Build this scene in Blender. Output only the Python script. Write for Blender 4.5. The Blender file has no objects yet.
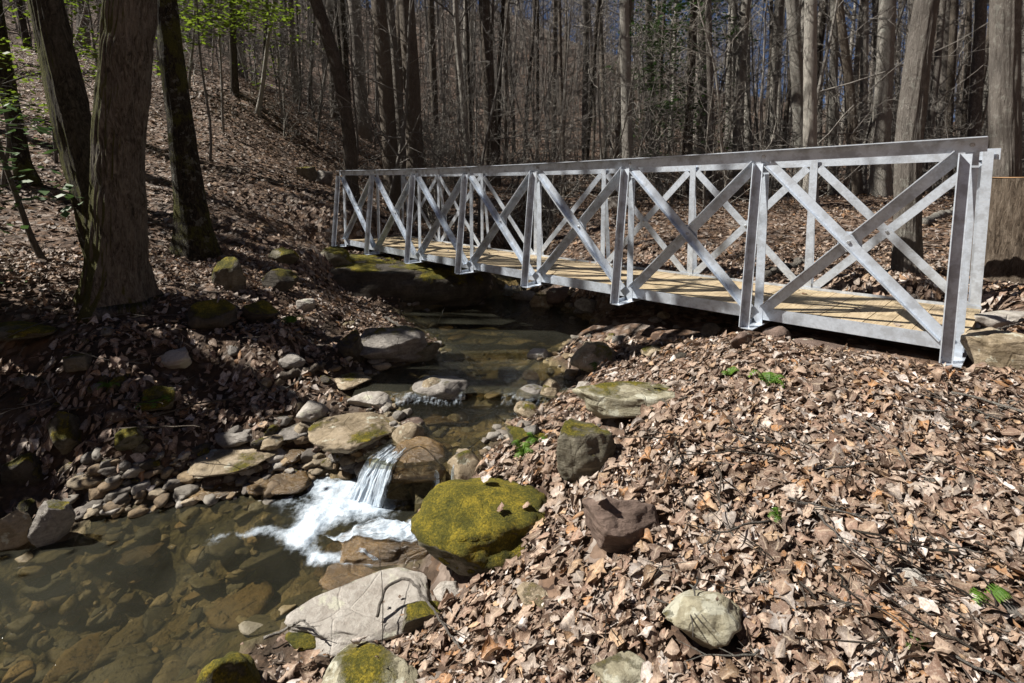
import bpy, bmesh, math, random
import numpy as np
from mathutils import Vector, Matrix

rng = np.random.default_rng(7)
random.seed(7)
scene = bpy.context.scene
COL = scene.collection
R = math.radians

# ------------------------------------------------------------------ camera
F, CY, PITCH = 510.0, 235.3, 0.094
cam = bpy.data.objects.new('camera', bpy.data.cameras.new('camera'))
COL.objects.link(cam)
cam.data.sensor_width = 36.0
cam.data.lens = F / 1024 * 36
cam.data.shift_y = (CY - 341.5) / 1024
cam.data.clip_start, cam.data.clip_end = 0.05, 1500
cam.rotation_euler = (math.pi / 2 - PITCH, 0, 0)
scene.camera = cam

# ------------------------------------------------------------------ sky, sun, exposure
SUN_EL, SUN_DIR = R(47), (-1.0, 0.06)          # horizontal direction towards the sun
world = bpy.data.worlds.new('World'); scene.world = world
world.use_nodes = True
wn = world.node_tree
sky = wn.nodes.new('ShaderNodeTexSky'); sky.sky_type = 'NISHITA'; sky.sun_disc = False
sky.sun_elevation = SUN_EL
sky.sun_rotation = math.atan2(SUN_DIR[0], SUN_DIR[1])
sky.altitude = 4500; sky.air_density = 0.5; sky.dust_density = 0.0; sky.ozone_density = 2.2
bg = wn.nodes['Background']; bg.inputs['Strength'].default_value = 0.05
wn.links.new(sky.outputs['Color'], bg.inputs['Color'])
sl = bpy.data.lights.new('sun', 'SUN'); sl.energy = 5.0; sl.angle = R(0.55); sl.color = (1.0, 0.95, 0.87)
sun = bpy.data.objects.new('sun', sl); COL.objects.link(sun)
ce = math.cos(SUN_EL); L_ = math.hypot(*SUN_DIR)
sd = Vector((SUN_DIR[0] / L_ * ce, SUN_DIR[1] / L_ * ce, math.sin(SUN_EL)))
sun.rotation_euler = sd.to_track_quat('Z', 'Y').to_euler()
sun.location = sd * 60
scene.view_settings.view_transform = 'Standard'
scene.view_settings.look = 'None'
scene.view_settings.exposure = 0.95
scene.view_settings.gamma = 1.0
scene.cycles.max_bounces = 7
scene.cycles.transparent_max_bounces = 24

# ------------------------------------------------------------------ helpers
def ray(px, py):
    r, u = (px - 512) / F, -(py - CY) / F
    c, s = math.cos(PITCH), math.sin(PITCH)
    return np.array([r, c + u * s, u * c - s])
def pz(px, py, z):
    d = ray(px, py); return d * (z / d[2])
def pd(px, py, dep):
    d = ray(px, py); return d * (dep / d[1])

def hash3(ix, iy, iz, seed):
    h = (ix * 374761393 + iy * 668265263 + iz * 2147483647 + seed * 1274126177) & 0xFFFFFFFF
    h = ((h ^ (h >> 13)) * 1274126177) & 0xFFFFFFFF
    h = h ^ (h >> 16)
    return (h & 0xFFFF) / 32767.5 - 1.0
def noise3(p, seed=0):
    p = np.asarray(p, float); i = np.floor(p).astype(np.int64); f = p - i
    f = f * f * (3 - 2 * f); r = 0
    for a in (0, 1):
        for b in (0, 1):
            for c in (0, 1):
                w = (f[..., 0] if a else 1 - f[..., 0]) * (f[..., 1] if b else 1 - f[..., 1]) * (f[..., 2] if c else 1 - f[..., 2])
                r = r + w * hash3(i[..., 0] + a, i[..., 1] + b, i[..., 2] + c, seed)
    return r
def fbm(p, seed=0, oct=4, gain=0.5):
    p = np.asarray(p, float); r = 0; a = 1.0
    for k in range(oct):
        r = r + a * noise3(p * 2.03 ** k + 17.3 * k, seed + k); a *= gain
    return r
def smooth(a, b, x):
    t = np.clip((x - a) / (b - a), 0, 1); return t * t * (3 - 2 * t)

def set_props(o, label, cat, group=None, kind=None):
    o['label'] = label
    if cat: o['category'] = cat
    if group: o['group'] = group
    if kind: o['kind'] = kind
    return o
def empty(name, loc, rot=(0, 0, 0)):
    o = bpy.data.objects.new(name, None); COL.objects.link(o)
    o.location = loc; o.rotation_euler = rot; o.empty_display_size = 0.2
    return o

class MB:
    """collects vertices and faces, then links them as one mesh object"""
    def __init__(s): s.v = []; s.q = []; s.t = []; s.c = []; s.n = 0
    def add(s, v, q=None, t=None, c=None):
        v = np.asarray(v, float).reshape(-1, 3); s.v.append(v)
        if q is not None and len(q): s.q.append(np.asarray(q, np.int64).reshape(-1, 4) + s.n)
        if t is not None and len(t): s.t.append(np.asarray(t, np.int64).reshape(-1, 3) + s.n)
        if c is not None: s.c.append(np.broadcast_to(np.asarray(c, float), (len(v), 4)))
        s.n += len(v); return s
    def box(s, lo, hi, M=None):
        x0, y0, z0 = lo; x1, y1, z1 = hi
        v = np.array([(x0,y0,z0),(x1,y0,z0),(x1,y1,z0),(x0,y1,z0),(x0,y0,z1),(x1,y0,z1),(x1,y1,z1),(x0,y1,z1)], float)
        if M is not None: v = v @ np.asarray(M)[:3, :3].T + np.asarray(M)[:3, 3]
        return s.add(v, [(0,3,2,1),(4,5,6,7),(0,1,5,4),(1,2,6,5),(2,3,7,6),(3,0,4,7)])
    def tube(s, P, rad, n=8, cap=True, fn=None):
        P = np.asarray(P, float); m = len(P); rad = np.broadcast_to(np.asarray(rad, float), (m,))
        T = np.gradient(P, axis=0); T /= np.linalg.norm(T, axis=1)[:, None] + 1e-12
        ref = np.array([0.31, 0.95, 0.05]) if abs(T[0, 2]) > 0.5 else np.array([0, 0, 1.0])
        A = np.cross(T, ref); A /= np.linalg.norm(A, axis=1)[:, None] + 1e-12
        B = np.cross(T, A)
        th = np.arange(n) / n * 2 * math.pi
        rr = rad[:, None] * np.ones((1, n))
        if fn is not None: rr = rr * fn(np.arange(m)[:, None], th[None, :], P)
        v = P[:, None] + rr[..., None] * (np.cos(th)[None, :, None] * A[:, None] + np.sin(th)[None, :, None] * B[:, None])
        i, j = np.meshgrid(np.arange(m - 1), np.arange(n), indexing='ij'); j2 = (j + 1) % n
        q = np.stack([i * n + j, (i + 1) * n + j, (i + 1) * n + j2, i * n + j2], -1).reshape(-1, 4)
        v = v.reshape(-1, 3); t = []
        if cap:
            v = np.vstack([v, P[0], P[-1]]); k = m * n
            for a in range(n):
                t += [(k, a, (a + 1) % n), (k + 1, (m - 1) * n + (a + 1) % n, (m - 1) * n + a)]
        return s.add(v, q, t)
    def mesh(s, name, smooth_=True):
        v = np.vstack(s.v); me = bpy.data.meshes.new(name)
        q = np.vstack(s.q) if s.q else np.zeros((0, 4), int); t = np.vstack(s.t) if s.t else np.zeros((0, 3), int)
        me.vertices.add(len(v)); me.vertices.foreach_set('co', v.astype(np.float32).ravel())
        li = np.concatenate([q.ravel(), t.ravel()]).astype(np.int32)
        me.loops.add(len(li)); me.loops.foreach_set('vertex_index', li)
        st = np.concatenate([np.arange(len(q)) * 4, len(q) * 4 + np.arange(len(t)) * 3]).astype(np.int32)
        me.polygons.add(len(st)); me.polygons.foreach_set('loop_start', st)
        me.polygons.foreach_set('use_smooth', np.full(len(st), bool(smooth_)))
        if s.c:
            at = me.attributes.new('Col', 'FLOAT_COLOR', 'POINT')
            at.data.foreach_set('color', np.vstack(s.c).astype(np.float32).ravel())
        me.update(calc_edges=True); me.validate(); return me
    def build(s, name, mat, parent=None, smooth_=True):
        me = s.mesh(name, smooth_); me.materials.append(mat)
        return link(name, me, parent)
def link(name, me, parent=None):
    o = bpy.data.objects.new(name, me); COL.objects.link(o)
    if parent is not None: o.parent = parent
    return o
def copy_tree(o, parent=None):
    c = o.copy(); COL.objects.link(c)
    if parent is not None: c.parent = parent
    for ch in list(o.children): copy_tree(ch, c)
    return c

# ------------------------------------------------------------------ materials
class NT:
    def __init__(s, name):
        s.m = bpy.data.materials.new(name); s.m.use_nodes = True; s.t = s.m.node_tree
        s.b = s.t.nodes['Principled BSDF']; s.out = s.t.nodes['Material Output']; s._co = None
    def n(s, typ, **k):
        nd = s.t.nodes.new('ShaderNode' + typ)
        for a, b in k.items(): setattr(nd, a, b)
        return nd
    def l(s, a, b): s.t.links.new(a, b)
    def co(s):
        if s._co is None: s._co = s.n('TexCoord').outputs['Object']
        return s._co
    def pos(s): return s.n('NewGeometry').outputs['Position']
    def mapping(s, vec, scale=(1, 1, 1), rot=(0, 0, 0)):
        m = s.n('Mapping'); m.inputs['Scale'].default_value = scale; m.inputs['Rotation'].default_value = rot
        s.l(vec, m.inputs['Vector']); return m.outputs[0]
    def noise(s, vec, scale, detail=5, rough=.6, dist=0):
        n = s.n('TexNoise'); n.inputs['Scale'].default_value = scale; n.inputs['Detail'].default_value = detail
        n.inputs['Roughness'].default_value = rough; n.inputs['Distortion'].default_value = dist
        s.l(vec, n.inputs['Vector']); return n.outputs['Fac']
    def voro(s, vec, scale, feature='F1', out='Color'):
        n = s.n('TexVoronoi', feature=feature); n.inputs['Scale'].default_value = scale
        s.l(vec, n.inputs['Vector']); return n.outputs[out]
    def ramp(s, fac, stops, interp='LINEAR'):
        n = s.n('ValToRGB'); e = n.color_ramp; e.interpolation = interp
        while len(e.elements) < len(stops): e.elements.new(0.5)
        for el, (p, c) in zip(e.elements, stops):
            el.position = p; el.color = (*c, 1) if len(c) == 3 else c
        s.l(fac, n.inputs['Fac']); return n.outputs['Color']
    def val(s, fac, a, b):
        return s.ramp(fac, [(a, (0, 0, 0)), (b, (1, 1, 1))])
    def mix(s, fac, a, b, mode='MIX'):
        n = s.n('Mix', data_type='RGBA', blend_type=mode)
        for x, i in ((fac, 0), (a, 6), (b, 7)):
            if hasattr(x, 'is_linked'): s.l(x, n.inputs[i])
            else: n.inputs[i].default_value = x if i == 0 else (*x, 1)
        return n.outputs[2]
    def math(s, op, a, b=0.0):
        n = s.n('Math', operation=op)
        for x, i in ((a, 0), (b, 1)):
            if hasattr(x, 'is_linked'): s.l(x, n.inputs[i])
            else: n.inputs[i].default_value = x
        return n.outputs[0]
    def up(s):
        g = s.n('NewGeometry'); x = s.n('SeparateXYZ'); s.l(g.outputs['Normal'], x.inputs[0]); return x.outputs['Z']
    def bump(s, h, strength=.5, dist=.02, prev=None):
        n = s.n('Bump'); n.inputs['Strength'].default_value = strength; n.inputs['Distance'].default_value = dist
        s.l(h, n.inputs['Height'])
        if prev is not None: s.l(prev, n.inputs['Normal'])
        s.l(n.outputs[0], s.b.inputs['Normal']); return n.outputs[0]
    def fin(s, color=None, rough=.8, spec=.3, metal=0.0):
        if color is not None:
            if hasattr(color, 'is_linked'): s.l(color, s.b.inputs['Base Color'])
            else: s.b.inputs['Base Color'].default_value = (*color, 1)
        if hasattr(rough, 'is_linked'): s.l(rough, s.b.inputs['Roughness'])
        else: s.b.inputs['Roughness'].default_value = rough
        s.b.inputs['Specular IOR Level'].default_value = spec
        s.b.inputs['Metallic'].default_value = metal
        return s.m

MOSS = [(0.36, (.035, .042, .008)), (.5, (.14, .125, .014)), (.62, (.42, .32, .03))]
def rock_mat(name, cols, moss=0.0, lichen=0.0, wet=0.0, rough=.85, scale=1.0):
    k = NT(name); co = k.co()
    oi = k.n('ObjectInfo')
    va = k.n('VectorMath', operation='ADD'); k.l(co, va.inputs[0])
    cmb = k.n('CombineXYZ'); k.l(k.math('MULTIPLY', oi.outputs['Random'], 31.0), cmb.inputs[0]); k.l(cmb.outputs[0], va.inputs[1])
    co = va.outputs[0]
    n1 = k.noise(co, 5 * scale, 8, .65, .4); n2 = k.noise(co, 30 * scale, 8, .8); n3 = k.noise(co, 2.2 * scale, 4, .6)
    c = k.ramp(n1, [(.32, cols[0]), (.5, cols[1]), (.66, cols[2])])
    c = k.mix(k.math('MULTIPLY', k.val(n2, .42, .62), .6), c, cols[0])
    c = k.mix(k.math('MULTIPLY', k.val(k.noise(co, 13 * scale, 6, .7), .55, .66), .5), c, cols[2])
    strata = k.noise(k.mapping(co, (1.5, 1.5, 14), (.25, .1, 0)), 3, 4, .6, .3)
    c = k.mix(k.math('MULTIPLY', k.val(strata, .5, .66), .35), c, cols[2])
    crack = k.n('TexVoronoi', feature='DISTANCE_TO_EDGE'); crack.inputs['Scale'].default_value = 3.2 * scale
    wv = k.n('TexNoise'); wv.inputs['Scale'].default_value = 3.0; k.l(co, wv.inputs['Vector']); k.l(k.mix(.12, co, wv.outputs['Color']), crack.inputs['Vector'])
    cr = k.val(crack.outputs['Distance'], 0.0, 0.02)
    c = k.mix(k.math('MULTIPLY', k.math('SUBTRACT', 1.0, cr), .10 * min(1, rough)), c, tuple(x * .3 for x in cols[0]))
    if lichen > 0:
        li = k.val(k.noise(co, 7, 5, .62), .62 - .22 * lichen, .66 - .22 * lichen)
        c = k.mix(k.math('MULTIPLY', li, .85), c, (.47, .46, .37))
    h = k.math('ADD', k.math('MULTIPLY', n1, .6), k.math('MULTIPLY', n2, .35))
    h = k.math('ADD', h, k.math('MULTIPLY', strata, .3)); h = k.math('ADD', h, k.math('MULTIPLY', cr, .1))
    if moss > 0:
        mz = k.math('ADD', k.math('MULTIPLY', k.up(), .55), k.math('MULTIPLY', k.math('SUBTRACT', n3, .5), 2.4))
        mm = k.val(k.math('ADD', mz, k.math('MULTIPLY', k.math('SUBTRACT', n2, .5), .5)), .75 - .9 * moss, .95 - .9 * moss)
        fine = k.noise(co, 90, 4, .8)
        mc = k.ramp(k.math('ADD', k.math('MULTIPLY', fine, .5), k.math('MULTIPLY', k.noise(co, 9, 5, .7), .5)), MOSS)
        c = k.mix(mm, c, mc)
        h = k.math('ADD', h, k.math('MULTIPLY', mm, k.math('ADD', .25, k.math('MULTIPLY', fine, .9))))
    k.bump(h, .9, .045)
    return k.fin(c, rough if not wet else .25, .3 if not wet else .6)
ROCKS = {
 'grey': rock_mat('grey_stone', [(.10, .09, .08), (.23, .21, .19), (.33, .31, .28)], .12),
 'pale': rock_mat('pale_stone', [(.24, .21, .18), (.40, .37, .33), (.52, .49, .45)], 0, .25),
 'tan': rock_mat('tan_sandstone', [(.13, .10, .06), (.30, .24, .16), (.42, .35, .26)], .16, .1),
 'brown': rock_mat('brown_stone', [(.07, .05, .04), (.15, .105, .085), (.22, .16, .13)], 0, .12),
 'mossy': rock_mat('mossy_stone', [(.06, .055, .04), (.14, .125, .09), (.24, .22, .17)], .62),
 'moss': rock_mat('moss_covered_stone', [(.05, .05, .03), (.12, .11, .07), (.26, .24, .19)], .95),
 'lichen': rock_mat('lichen_stone', [(.17, .15, .10), (.33, .30, .21), (.46, .44, .34)], .3, .3),
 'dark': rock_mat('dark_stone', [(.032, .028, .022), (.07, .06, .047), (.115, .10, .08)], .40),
 'wet': rock_mat('wet_brown_stone', [(.05, .032, .015), (.12, .075, .032), (.22, .14, .06)], 0, 0, 1),
}

def ground_material():
    k = NT('forest_floor'); p = k.pos(); a = k.n('Attribute', attribute_name='Col')
    sx = k.n('SeparateColor'); k.l(a.outputs['Color'], sx.inputs[0])       # R bed, G rocky bank soil
    w = k.n('TexNoise'); w.inputs['Scale'].default_value = 9; k.l(p, w.inputs['Vector'])
    pw = k.n('VectorMath', operation='MULTIPLY_ADD'); k.l(w.outputs['Color'], pw.inputs[0]); pw.inputs[1].default_value = (.12, .12, .12); k.l(p, pw.inputs[2])
    P = pw.outputs[0]
    pal = [(0, (.04, .025, .018)), (.18, (.085, .053, .036)), (.34, (.15, .10, .07)), (.5, (.21, .145, .105)), (.66, (.18, .10, .055)), (.82, (.26, .20, .165)), (.95, (.34, .29, .25))]
    def layer(sc, rot):
        v = k.n('TexVoronoi', feature='F1'); v.inputs['Scale'].default_value = 1; k.l(k.mapping(P, (sc, sc * .62, sc), (0, 0, rot)), v.inputs['Vector'])
        s = k.n('SeparateColor'); k.l(v.outputs['Color'], s.inputs[0])
        return k.ramp(s.outputs[0], pal), v.outputs['Distance'], s.outputs[1]
    c1, d1, r1 = layer(13, .4); c2, d2, r2 = layer(17, 1.7); c3, d3, r3 = layer(9, 2.6)
    c = k.mix(k.val(r2, .45, .5), c1, c2); c = k.mix(k.val(r3, .62, .65), c, c3)
    edge = k.val(k.math('MULTIPLY', k.math('ADD', d1, d2), .5), .3, .75)
    c = k.mix(k.math('MULTIPLY', edge, .75), c, (.035, .023, .017))
    big = k.noise(p, .9, 5, .6)
    c = k.mix(k.math('MULTIPLY', k.val(big, .5, .7), .45), c, (.085, .055, .038))
    soil = k.ramp(k.noise(p, 14, 8, .7), [(.3, (.022, .016, .011)), (.6, (.06, .043, .029)), (.8, (.12, .09, .06))])
    c = k.mix(k.math('MULTIPLY', sx.outputs[1], k.val(k.noise(p, 3.2, 6, .7), .32, .6)), c, soil)
    # stream bed: brown gravel and silt
    vb = k.n('TexVoronoi', feature='F1'); vb.inputs['Scale'].default_value = 7; k.l(k.mapping(P, (1, 1.3, 1)), vb.inputs['Vector'])
    sb = k.n('SeparateColor'); k.l(vb.outputs['Color'], sb.inputs[0])
    bed = k.ramp(sb.outputs[0], [(0, (.06, .05, .03)), (.4, (.115, .09, .05)), (.7, (.19, .14, .07)), (1, (.25, .20, .12))])
    bed = k.mix(k.math('MULTIPLY', k.val(k.noise(p, 2.0, 5, .6), .42, .6), .75), bed, (.095, .085, .042))
    c = k.mix(sx.outputs[0], c, bed)
    h = k.math('ADD', k.math('MULTIPLY', d1, -.6), k.math('ADD', k.math('MULTIPLY', d2, -.5), k.math('MULTIPLY', k.noise(p, 40, 5, .7), .4)))
    k.bump(h, .8, .04)
    return k.fin(c, .85, .2)

def leaf_material(name='dead_leaf', trans=.18):
    k = NT(name); a = k.n('Attribute', attribute_name='Col'); p = k.pos()
    c = k.mix(k.math('MULTIPLY', k.val(k.noise(p, 55, 6, .78), .40, .62), .7), a.outputs['Color'], (.11, .072, .05))
    c = k.mix(k.math('MULTIPLY', k.val(k.noise(p, 150, 3, .7), .5, .66), .35), c, (.55, .46, .37))
    c = k.mix(k.math('MULTIPLY', k.ramp(a.outputs['Alpha'], [(0, (1,) * 3), (.14, (0,) * 3)]), .5), c, (.56, .46, .34))
    c = k.mix(k.math('MULTIPLY', k.val(a.outputs['Alpha'], .55, 1.0), .4), c, (.12, .075, .05))
    k.bump(k.noise(p, 110, 4, .7), .5, .006)
    k.fin(c, .62, .35)
    tr = k.n('BsdfTranslucent'); k.l(c, tr.inputs['Color'])
    ms = k.n('MixShader'); ms.inputs[0].default_value = trans
    k.l(k.b.outputs[0], ms.inputs[1]); k.l(tr.outputs[0], ms.inputs[2]); k.l(ms.outputs[0], k.out.inputs['Surface'])
    return k.m
def bark_material(name, cols, moss=0.0, vert=1.0, lich=0.0, tint=True, side=0.0):
    k = NT(name); co = k.co(); p = k.pos()
    st = k.noise(k.mapping(co, (17, 17, 4.2 * vert)), 1.6, 8, .75, 1.5)
    fine = k.noise(k.mapping(co, (40, 40, 9)), 2, 5, .7)
    blot = k.noise(p, 2.3, 5, .6)
    c = k.ramp(st, [(.38, cols[0]), (.5, cols[1]), (.62, cols[2])])
    c = k.mix(k.math('MULTIPLY', k.val(fine, .4, .7), .4), c, cols[0])
    c = k.mix(k.math('MULTIPLY', k.val(blot, .5, .64), .35), c, cols[2])
    if tint:
        oi = k.n('ObjectInfo'); c = k.mix(.55, c, k.ramp(oi.outputs['Random'], [(0, tuple(x * .5 for x in cols[1])), (.5, cols[1]), (1, tuple(min(1, x * 1.8) for x in cols[1]))]), 'MIX')
    if lich > 0:
        c = k.mix(k.math('MULTIPLY', k.val(k.noise(p, 11, 5, .7), .56, .6), lich), c, (.42, .43, .38))
    if moss > 0:
        bl = blot
        if side:
            dt = k.n('VectorMath', operation='DOT_PRODUCT'); k.l(k.n('NewGeometry').outputs['Normal'], dt.inputs[0]); dt.inputs[1].default_value = (-.9, -.45, -.1)
            sz = k.n('SeparateXYZ'); k.l(co, sz.inputs[0]); foot = k.ramp(sz.outputs['Z'], [(0, (.3,) * 3), (.45, (0,) * 3)])
            bl = k.math('ADD', k.math('ADD', blot, foot), k.math('MULTIPLY', k.math('SUBTRACT', dt.outputs['Value'], .45), side))
        mm = k.math('MULTIPLY', k.val(k.math('ADD', bl, k.math('MULTIPLY', k.math('SUBTRACT', st, .5), .5)), .62 - .25 * moss, .72 - .25 * moss), .85)
        mc = k.ramp(k.noise(p, 70, 4, .8), [(.3, (.04, .045, .012)), (.55, (.10, .10, .022)), (.8, (.19, .18, .04))])
        c = k.mix(mm, c, mc)
    k.bump(k.math('ADD', st, k.math('MULTIPLY', fine, .35)), 1.0, .06)
    return k.fin(c, .9, .15)
BARK = {
 'plainoak': bark_material('furrowed_stump_bark', [(.04, .03, .022), (.15, .115, .085), (.25, .205, .16)], .0, 1, 0, False),
 'oak': bark_material('brown_furrowed_bark', [(.042, .037, .030), (.175, .152, .125), (.30, .27, .23)], .4, 1, 0, False, .5),
 'oakmoss': bark_material('mossy_furrowed_bark', [(.028, .024, .017), (.09, .076, .056), (.17, .148, .115)], .3, 1, 0, False, .5),
 'darkmoss': bark_material('dark_mossy_bark', [(.014, .012, .009), (.045, .038, .028), (.10, .085, .062)], .6, 1.5, .3, False),
 'grey': bark_material('grey_bark', [(.075, .065, .055), (.19, .17, .15), (.31, .285, .26)], .0, 1, .3),
 'pale': bark_material('pale_lichen_bark', [(.13, .12, .10), (.30, .28, .25), (.44, .42, .38)], 0, 1.2, .5),
 'brown': bark_material('brown_bark', [(.045, .037, .030), (.13, .11, .09), (.25, .215, .18)], .0, 1, .1),
 'dark': bark_material('dark_bark', [(.022, .018, .014), (.06, .05, .04), (.12, .10, .082)], .0, 1, .1),
 'twig': bark_material('twig_bark', [(.10, .092, .083), (.20, .187, .17), (.31, .295, .275)], 0, 1, 0),
}
def cutwood():
    k = NT('cut_wood'); co = k.co()
    w = k.n('TexWave', wave_type='RINGS', rings_direction='Z'); w.inputs['Scale'].default_value = 6; w.inputs['Distortion'].default_value = 2; k.l(co, w.inputs['Vector'])
    return k.fin(k.ramp(w.outputs['Fac'], [(0, (.28, .15, .07)), (1, (.45, .28, .15))]), .8)
def galvanised(name, base=(.68, .75, .84), metal=.55):
    k = NT(name); p = k.co()
    v = k.voro(p, 55, out='Color'); n = k.noise(p, 9, 6, .65); st = k.noise(k.mapping(p, (3, 3, 30)), 2, 5, .6)
    s = k.n('SeparateColor'); k.l(v, s.inputs[0])
    c = k.mix(k.math('MULTIPLY', s.outputs[0], .45), base, tuple(x * .72 for x in base))
    c = k.mix(k.math('MULTIPLY', k.val(n, .46, .6), .7), c, (.36, .38, .41))
    c = k.mix(k.math('MULTIPLY', k.val(st, .6, .75), .3), c, (.75, .76, .77))
    r = k.ramp(n, [(.3, (.3,) * 3), (.7, (.52,) * 3)])
    k.bump(k.math('ADD', n, k.math('MULTIPLY', s.outputs[1], .2)), .12, .01)
    return k.fin(c, r, .5, metal)
STEEL = galvanised('galvanised_steel')
BOLT = galvanised('bolt_steel', (.5, .5, .5), .85)
def plank_mat():
    k = NT('treated_pine_planks'); p = k.co()
    a = k.n('Attribute', attribute_name='Col')
    g = k.noise(k.mapping(p, (22, 1.6, 22)), 3, 6, .65, .7); n = k.noise(p, 4, 5, .6)
    c = k.ramp(g, [(.3, (.26, .20, .125)), (.55, (.43, .345, .225)), (.75, (.52, .445, .32))])
    c = k.mix(.35, c, a.outputs['Color'], 'MULTIPLY')
    c = k.mix(k.math('MULTIPLY', k.val(n, .52, .72), .5), c, (.30, .24, .17))
    k.bump(g, .3, .008)
    return k.fin(c, .75, .25)
PLANK = plank_mat()
def green_mat(name, c0, c1, trans=.45):
    k = NT(name); p = k.pos()
    c = k.ramp(k.noise(p, 8, 3, .6), [(.3, c0), (.7, c1)])
    k.fin(c, .5, .35)
    tr = k.n('BsdfTranslucent'); k.l(c, tr.inputs['Color'])
    ms = k.n('MixShader'); ms.inputs[0].default_value = trans
    k.l(k.b.outputs[0], ms.inputs[1]); k.l(tr.outputs[0], ms.inputs[2]); k.l(ms.outputs[0], k.out.inputs['Surface'])
    return k.m
GREEN = green_mat('spring_leaf_green', (.10, .16, .012), (.20, .27, .03), .55)
FERN = green_mat('fern_green', (.05, .12, .012), (.14, .25, .03), .35)
HEMLOCK = green_mat('evergreen_leaf', (.035, .085, .02), (.09, .16, .045), .3)
def water_mat(name, murk, rip):
    k = NT(name); p = k.pos()
    t = k.t; t.nodes.remove(k.b)
    tr = k.n('BsdfTransparent')
    k.l(k.ramp(k.noise(p, 1.2, 3, .5), [(.35, (.52, .50, .39)), (.7, (.76, .72, .58))]), tr.inputs['Color'])
    df = k.n('BsdfDiffuse'); df.inputs['Color'].default_value = (.09, .09, .068, 1)
    mu = k.n('MixShader'); k.l(k.ramp(k.noise(p, 1.7, 4, .6, .5), [(.35, (murk * .4,) * 3), (.7, (murk,) * 3)]), mu.inputs[0]); k.l(tr.outputs[0], mu.inputs[1]); k.l(df.outputs[0], mu.inputs[2])
    gl = k.n('BsdfGlossy'); gl.inputs['Roughness'].default_value = .06; gl.inputs['Color'].default_value = (1, 1, 1, 1)
    fr = k.n('Fresnel'); fr.inputs['IOR'].default_value = 1.33
    b = k.n('Bump'); b.inputs['Strength'].default_value = rip; b.inputs['Distance'].default_value = .02
    k.l(k.math('ADD', k.noise(k.mapping(p, (1, 1.8, 1)), 9, 4, .6, .8), k.math('MULTIPLY', k.noise(p, 30, 2, .5), .25)), b.inputs['Height'])
    k.l(b.outputs[0], gl.inputs['Normal']); k.l(b.outputs[0], fr.inputs['Normal'])
    ms = k.n('MixShader'); k.l(fr.outputs[0], ms.inputs[0]); k.l(mu.outputs[0], ms.inputs[1]); k.l(gl.outputs[0], ms.inputs[2])
    k.l(ms.outputs[0], k.out.inputs['Surface']); return k.m
WATER = water_mat('pool_water', .27, .5); WATER_RUN = water_mat('running_water', .10, .7)
def foam_mat():
    k = NT('white_water'); p = k.pos(); a = k.n('Attribute', attribute_name='Col')
    s = k.n('SeparateColor'); k.l(a.outputs['Color'], s.inputs[0])     # R density, G streak coordinate, B along
    cx = k.n('CombineXYZ'); k.l(k.math('MULTIPLY', s.outputs[1], 34.0), cx.inputs[0]); k.l(k.math('MULTIPLY', s.outputs[2], 3.5), cx.inputs[1])
    stn = k.noise(cx.outputs[0], 1.0, 4, .65, .3); fn = k.noise(p, 26, 6, .75)
    m = k.math('ADD', k.math('MULTIPLY', stn, .5), k.math('MULTIPLY', fn, .5))
    me_ = k.val(m, .32, .66)
    d = k.math('ADD', k.math('MULTIPLY', me_, .62), k.math('MULTIPLY', s.outputs[0], 1.05))
    al = k.val(d, .44, 1.2)
    al = k.math('MULTIPLY', al, k.val(s.outputs[0], 0.02, .2))
    k.fin(k.ramp(m, [(.35, (.34, .43, .53)), (.62, (.62, .69, .76))]), .35, .5)
    k.b.inputs['Subsurface Weight'].default_value = .0
    k.l(al, k.b.inputs['Alpha'])
    k.bump(m, .6, .03)
    return k.m
FOAM = foam_mat()
LEAF = leaf_material()

# ------------------------------------------------------------------ terrain
ZW1, ZW2, ZW3, ZW4 = -2.17, -1.865, -1.80, -1.56
POLY1 = [(-260, 560), (0, 556), (78, 542), (92, 514), (180, 500), (262, 497), (300, 478), (352, 476), (392, 487), (438, 488), (442, 506), (418, 528), (412, 562), (330, 590), (285, 618), (240, 642), (185, 690), (120, 800), (-400, 800)]
POLY2 = [(374, 455), (396, 448), (408, 435), (398, 408), (352, 398), (368, 388), (470, 384), (565, 392), (548, 404), (508, 424), (485, 446), (466, 456), (446, 461), (402, 459)]
POLY3 = [(360, 392), (372, 372), (430, 358), (440, 345), (415, 326), (400, 312), (470, 303), (500, 294), (524, 293), (545, 302), (585, 318), (600, 330), (565, 343), (548, 360), (565, 378), (562, 394), (480, 388)]
def polyw(P, z): return np.array([pz(a, b, z)[:2] for a, b in P])
PW = [(polyw(POLY1, ZW1), ZW1, .34, .55), (polyw(POLY2, ZW2), ZW2, .16, .3), (polyw(POLY3, ZW3), ZW3, .26, .5)]
w4 = [pz(500, 293, ZW3), pz(526, 292, ZW3)]
PW.append((np.array([w4[0][:2] + (-.1, .05), w4[1][:2] + (.05, .05), (1.0, 13.5), (2.5, 20), (1.6, 20.5), (.2, 14), ]), ZW4, .14, .3))

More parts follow.
